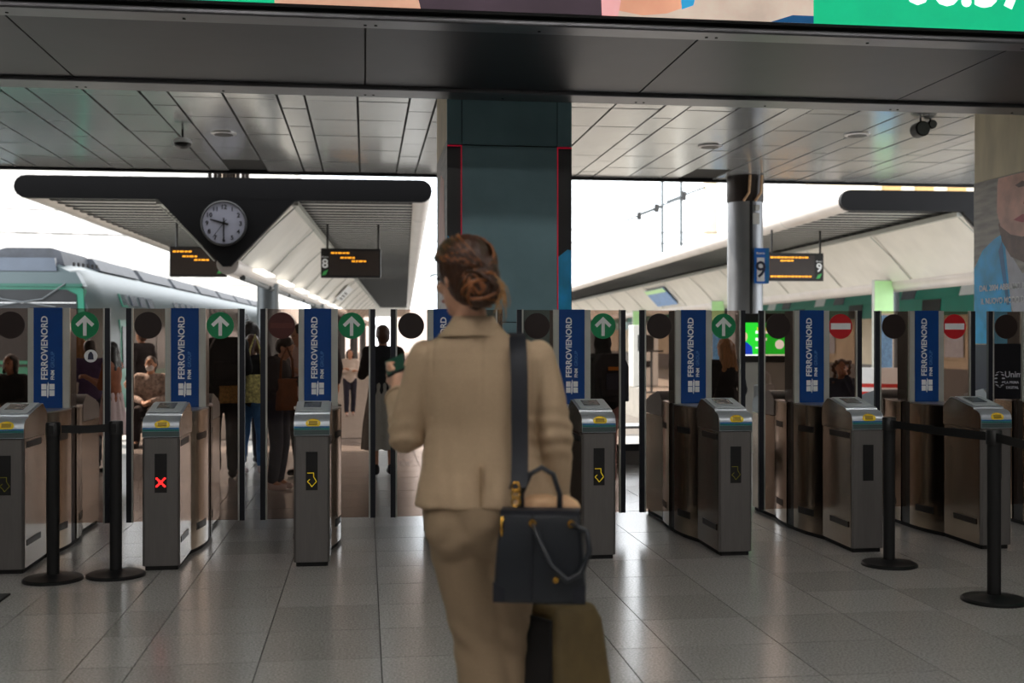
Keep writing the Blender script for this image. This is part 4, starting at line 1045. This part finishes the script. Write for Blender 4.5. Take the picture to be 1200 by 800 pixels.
for a, b, c in ((LH, LK, LA), (RH, RK, RA)):
    m.cap(a, b, .08, .05); m.cap(b, c, .05, .034); m.cap(c, c + Vector((0, .1, -.05)), .034, .028)
# left hand around the phone
d = (LW - LE).normalized(); PC = LW + Vector((0, .045, .045))
m.cap(LW, PC, .024, .03)
for k in range(4):
    b0 = PC + Vector((-.03, .012, -.02 + .02 * k)); b1 = b0 + Vector((-.012, .035, .006)); b2 = b1 + Vector((.03, .02, .004)); ln = (.85, 1.0, .95, .8)[k]
    m.cap(PC, b0, .014, .0105, 8); m.cap(b0, b1, .0105, .0095, 8); m.cap(b1, b1 + (b2 - b1) * ln, .0095, .008, 8)
tb = PC + Vector((.02, -.005, .02)); m.cap(PC, tb, .016, .012, 8); m.cap(tb, tb + Vector((.012, .01, .045)), .012, .009, 8)
hand_shapes(m, RW, RE)
blob('body', m, skin1, wm, .007, 3)
# blazer
def ell_ring(z, cx, cy, rx, ry, n=40, pw=2.4):
    r = []
    for j in range(n):
        a = 2 * PI * j / n; c, s_ = math.cos(a), math.sin(a)
        r.append((cx + rx * math.copysign(abs(c) ** (2 / pw), c), cy + ry * math.copysign(abs(s_) ** (2 / pw), s_), z))
    return r
m = MB()
m.rings([ell_ring(*q) for q in ((.925, .012, -.005, .228, .15), (.97, .01, -.005, .215, .145), (1.04, .005, 0, .192, .132), (1.12, 0, 0, .176, .12), (1.18, 0, 0, .172, .115), (1.25, 0, 0, .182, .116), (1.33, 0, 0, .196, .118), (1.39, -.002, 0, .2, .11), (1.425, -.004, 0, .185, .098), (1.45, -.01, 0, .15, .085), (1.472, -.02, 0, .1, .073), (1.488, -.025, 0, .07, .06))])
m.cap((-.182, 0, 1.388), LE + Vector((-.0, -.005, 0)), .06, .06, 16); m.cap(LE, LE.lerp(LW, .85), .06, .043, 16)
m.cap((.182, 0, 1.388), RE, .06, .058, 16); m.cap(RE, RE.lerp(RW, .93), .057, .047, 16)
def crease(c):
    b = .009 * noise.noise(Vector((c.x * 14, c.y * 10, c.z * 4))) + .003 * noise.noise(Vector((c.x * 32, c.y * 22, c.z * 13)))
    if c.y < 0: b += .009 * math.sin(c.x * 34 + 1.0) * max(0, min(1, (1.30 - c.z) / .2)) * max(0, min(1, (c.z - .95) / .1)) * (.3 + .7 * abs(noise.noise(Vector((c.x * 6, 0, c.z * 4)))))
    for e in (LE, RE):
        r = (c - e).length
        if r < .14: b += .005 * math.sin((c.z + .35 * c.y) * 130) * (1 - r / .14)
    b -= .003 * math.exp(-((c.x - .0) / .004) ** 2) * (1 if c.y < -.03 else 0)
    for sx_ in (-.155, .155):
        if c.y < .02 and c.z > 1.2: b -= .0035 * math.exp(-((c.x - sx_ * (1.0 + .0 * c.z)) / .005) ** 2)
    return b
bz = blob('blazer', m, blazer, wm, .0065, 5, crease)
cl = MB()
ring = lambda z, r, t: [((-.028) + r * math.cos(a), t + r * .85 * math.sin(a), z) for a in [2 * PI * j / 28 for j in range(28)]]
cl.rings([ring(1.47, .098, .004), ring(1.495, .072, 0), ring(1.522, .060, -.002), ring(1.525, .065, -.002), ring(1.498, .082, -.002), ring(1.462, .115, .002)], cap=False)
MB.build(cl, 'collar', blazer, bz, True)
MB().ribbon([(0, -.123, .94), (0, -.126, 1.0), (0, -.125, 1.06)], (1, 0, 0), .006, .05).build('vent_edge', seamm, bz)
for s, (a, b) in ((-1, (LE, LW)), (1, (RE, RW))):
    e = a.lerp(b, .82 if s < 0 else .9); f = a.lerp(b, .86 if s < 0 else .94)
    MB().tube([e, f], [.049, .048], 20).build('cuff', blazer, bz, True)
# trousers
m = MB(); m.ell((0, -.02, .9), (.178, .135, .15)); m.ell((-.08, -.06, .86), (.1, .085, .11)); m.ell((.08, -.06, .86), (.1, .085, .11))
m.cap(LH, LK, .11, .088, 18); m.cap(LK, LA + Vector((0, 0, .02)), .086, .078, 18); m.cap(RH, RK, .108, .082, 18); m.cap(RK, RA + Vector((0, 0, .02)), .082, .076, 18)
def tcrease(c):
    return .005 * noise.noise(Vector((c.x * 9, c.y * 9, c.z * 8))) + .0028 * math.sin((c.z - .8 * c.x) * 60 + 3 * noise.noise(c * 6)) * max(0, 1 - abs(c.z - .8) / .16) + .004 * math.sin((c.z + .7 * c.x) * 70) * max(0, 1 - abs(c.z - .5) / .13)
blob('trousers', m, trouser, wm, .008, 5, tcrease)
for a in (LA, RA):
    f = MB(); f.cap(a + Vector((0, -.02, -.03)), a + Vector((0, .13, -.065)), .042, .03); f.cap(a, a + Vector((0, -.02, -.04)), .042, .04); f.cap(a + Vector((0, -.04, -.05)), a + Vector((0, -.04, -.088)), .014, .011, 8)
    blob('shoe', f, c_shoe, wm, .009, 2)
# hair: cap, strands swept to a low bun, loose wisps
m = MB(); m.ell(H((0, -.012, .042)), (.094, .106, .1)); m.ell(H((0, -.045, -.005)), (.088, .078, .095)); m.ell(H((.02, -.075, -.045)), (.062, .055, .055))
hb = blob('hair', m, hairw, wm, .008, 3, lambda c: .003 * noise.noise(Vector((c.x * 60, c.y * 60, c.z * 18))))
bun = Vector((-.002, -.13, 1.607))
def on_head(th, ph, r=1.015):
    return H((math.cos(ph) * math.sin(th) * .094 * r, -.012 + math.cos(ph) * math.cos(th) * .106 * r, .042 + math.sin(ph) * .1 * r))
st = [MB(), MB()]
for k in range(150):
    th = random.uniform(-2.0, 2.0); a = on_head(th, random.uniform(.25, 1.2)); pts = []
    ph0 = random.uniform(.35, 1.25); th1 = PI * (1 if th > 0 else -1) * random.uniform(.9, 1.05)
    for q in range(6):
        u = q / 5; pts.append(on_head(th + (th1 - th) * u, ph0 * (1 - u) - .35 * u, 1.02 + .02 * random.random()))
    pts.append(bun + Vector((random.uniform(-.02, .02), .03, random.uniform(-.02, .02))))
    st[0 if random.random() < .6 else 1].tube(pts, [.002, .003, .0035, .0035, .0035, .003, .003], 5)
st[0].build('hair_strand', hairw, hb, True)['kind'] = 'stuff'; st[1].build('hair_strand', hairw2, hb, True)['kind'] = 'stuff'
m = MB(); m.ell(bun, (.066, .046, .062))
bo = blob('bun', m, hairw, hb, .008, 3, lambda c: .005 * noise.noise(c * 45))
st = [MB(), MB()]
for k in range(46):
    ax = Vector((random.uniform(-1.3, 1.3), -.8 + random.uniform(-.3, .3), random.uniform(-1.3, 1.3))).normalized()
    u = ax.cross(Vector((0, 0, 1))).normalized(); w = u.cross(ax); rr = random.uniform(.032, .074); off = ax * random.uniform(-.005, .038) * (1 - rr / .09)
    a0 = random.uniform(0, 2 * PI); n = 11
    pts = [bun + off + (u * math.cos(a0 + 4.6 * q / n) + w * .93 * math.sin(a0 + 4.6 * q / n)) * rr * (1 - .02 * q) for q in range(n)]
    st[k % 2].tube(pts, [.001] + [.0055] * (n - 2) + [.001], 6)
for mb_, mt in zip(st, (hairw, hairw2)): mb_.build('bun_strand', mt, bo, True)['kind'] = 'stuff'
wp = MB()
for k in range(26):
    s = bun + Vector((random.uniform(.02, .055), random.uniform(-.02, .02), random.uniform(-.02, .05)))
    e = s + Vector((random.uniform(.015, .045), random.uniform(-.02, .03), random.uniform(-.12, -.02)))
    wp.tube([s, s.lerp(e, .4) + Vector((.018, 0, .012)), s.lerp(e, .75) + Vector((.012, 0, 0)), e], [.0018, .0016, .0013, .0006], 5)
wp.build('loose_wisps', hairw3, hb, True)['kind'] = 'stuff'
# face details and glasses
for s in (-1, 1):
    MB().ell(H((s * .03, .082, .012)), (.013, .006, .007), None, 10, 8).build('eye', eyem, wm, True)
MB().ell(H((0, .086, -.06)), (.023, .008, .008), None, 12, 8).build('mouth', lipm, wm, True)
gl = MB()
for s in (-1, 1):
    gl.tube([H((s * .035 + .026 * math.cos(t), .104, .01 + .021 * math.sin(t))) for t in [2 * PI * q / 20 for q in range(21)]], .0022, 6)
    gl.tube([H((s * .062, .102, .016)), H((s * .08, .07, .016)), H((s * .082, .0, .014)), H((s * .08, -.02, -.005))], .0024, 6)
gl.tube([H((-.01, .106, .014)), H((.01, .106, .014))], .002, 6)
gl.build('glasses', steel_l, wm, True)

# ---- phone, handbag, scarf, suitcase
ph = thing('smartphone', 'black smartphone held in the left hand of the woman in beige', 'phone', wo_, WY)
M = Matrix.Translation(LW + Vector((-.015, .085, .085))) @ Matrix.Rotation(-.45, 4, 'Y') @ Matrix.Rotation(-1.2, 4, 'X')
b = MB().box(-.036, .036, -.004, .004, -.07, .075); b.v = [tuple(M @ Vector(v)) for v in b.v]; beveled(b.build('case', blackp, ph), .003)
b = MB().box(-.033, .033, -.0048, -.004, -.066, .071); b.v = [tuple(M @ Vector(v)) for v in b.v]; b.build('screen', t_glass, ph)

hbg = thing('handbag', 'dark navy leather handbag with gold rings hanging at the right hip of the woman', 'handbag', wo_ + rotz((.182, -.2, .0), WY), WY + math.radians(-6))
def bagsec(z, w, d): return [(-w, -d, z), (w, -d, z), (w, d, z), (-w, d, z)]
m = MB(); m.rings([bagsec(.665, .134, .06), bagsec(.70, .137, .064), bagsec(.80, .131, .056), bagsec(.9, .121, .042), bagsec(.935, .118, .034)])
bo = m.build('bag_body', bagm, hbg, 30); beveled(bo, .012, 3)
MB().box(-.119, .119, -.036, .036, .925, .94).build('zip_top', strapm, hbg)
for s in (-1, 1): MB().rings([[(s * .1, -.066, .67), (s * .137, -.066, .67), (s * .137, -.066, .73), (s * .1, -.066, .71)], [(s * .1, -.058, .67), (s * .137, -.058, .67), (s * .137, -.058, .73), (s * .1, -.058, .71)]]).build('corner_patch', strapm, hbg)
MB().ribbon([(-.02, -.046, .935), (-.022, -.06, .8), (-.022, -.067, .67)], (1, 0, 0), .004, .006).build('front_seam', strapm, hbg)
MB().tube([(-.02, -.047, .905), (.0, -.075, .86), (.035, -.092, .79), (.085, -.095, .745), (.125, -.09, .765), (.15, -.08, .83), (.142, -.065, .885), (.095, -.05, .905)], .0085, 10).build('front_handle', bagm, hbg, True)
MB().tube([(-.06, .038, .9), (-.062, .04, .98), (-.035, .04, 1.04), (.0, .04, 1.06), (.035, .04, 1.04), (.055, .04, .98), (.055, .038, .9)], .0085, 10).build('rear_handle', bagm, hbg, True)
for x, z in ((-.02, .905), (.095, .905)): MB().lathe([(.011, -.006), (.011, .004)], 12, (x, -.05, z), 'y').build('gold_stud', gold, hbg)
MB().lathe([(.009, -.004), (.009, .004)], 12, (.05, -.066, .74), 'y').build('gold_stud', gold, hbg)
for z in (.96, .985, 1.005): MB().tube([(-.075 + .012 * math.cos(t), -.005, z + .014 * math.sin(t)) for t in [2 * PI * q / 12 for q in range(13)]], .0035, 6).build('gold_ring', gold, hbg, True)
MB().tube([(-.112, -.04, .92), (-.114, -.042, .89), (-.112, -.042, .86)], .006, 6).build('gold_clasp', gold, hbg, True)
b = MB().ribbon([(.10, .085, 1.40), (.105, .05, 1.455), (.11, 0, 1.468), (.113, -.06, 1.452), (.116, -.11, 1.405), (.118, -.132, 1.33), (.119, -.133, 1.2), (.12, -.142, 1.1), (.118, -.172, 1.02), (.112, -.188, 1.0)], (1, .0, 0), .052, .007)
inv = Matrix.Rotation(-math.radians(-6), 3, 'Z')
b.v = [tuple(inv @ (Vector(v) - Vector((.182, -.2, 0)))) for v in b.v]
b.build('shoulder_strap', strapm, hbg, True and 50)
MB().lathe([(.008, -.004), (.008, .004)], 10, (-.066, .045, 1.07), 'y').build('strap_stud', gold, hbg)
sf = thing('cloth_pouch', 'tan cloth bundle tucked behind the top of the navy handbag', 'cloth', wo_ + rotz((.21, -.1, 0), WY), WY)
blob('cloth_fold', MB().ell((-.02, -.035, .94), (.095, .035, .035)).ell((.04, -.03, .93), (.06, .035, .04)), tan, sf, .008, 3, lambda c: .006 * noise.noise(c * 30))

su = thing('suitcase', 'black and olive soft suitcase standing below the handbag', 'suitcase', wo_ + rotz((.25, .06, 0), WY), WY + math.radians(38))
m = MB(); sec = lambda z, w, d: [(-w, -d, z), (w, -d, z), (w, d, z), (-w, d, z)]
beveled(m.rings([sec(.05, .125, .15), sec(.3, .118, .14), (sec(.55, .1, .105)), sec(.6, .085, .08)]).build('shell', olive, su, 30), .02, 3)
def panel(z0, z1): return MB().rings([[(-.126, -.12, z0), (-.126, .12, z0), (-.103, .085, z1), (-.103, -.085, z1)], [(-.138, -.12, z0), (-.138, .12, z0), (-.113, .085, z1), (-.113, -.085, z1)]])
panel(.07, .57).build('black_side', blackcanvas, su)
MB().tube([(-.05, 0, .59), (-.05, 0, .64), (.05, 0, .64), (.05, 0, .59)], .01, 8).build('carry_handle', blackcanvas, su, True)
for x in (-.1, .1):
    for y in (-.11, .11): MB().lathe([(.025, -.012), (.025, .012)], 16, (x, y, .025), 'y').build('wheel', blackp, su)

bpy.data.scenes.remove(TMP)
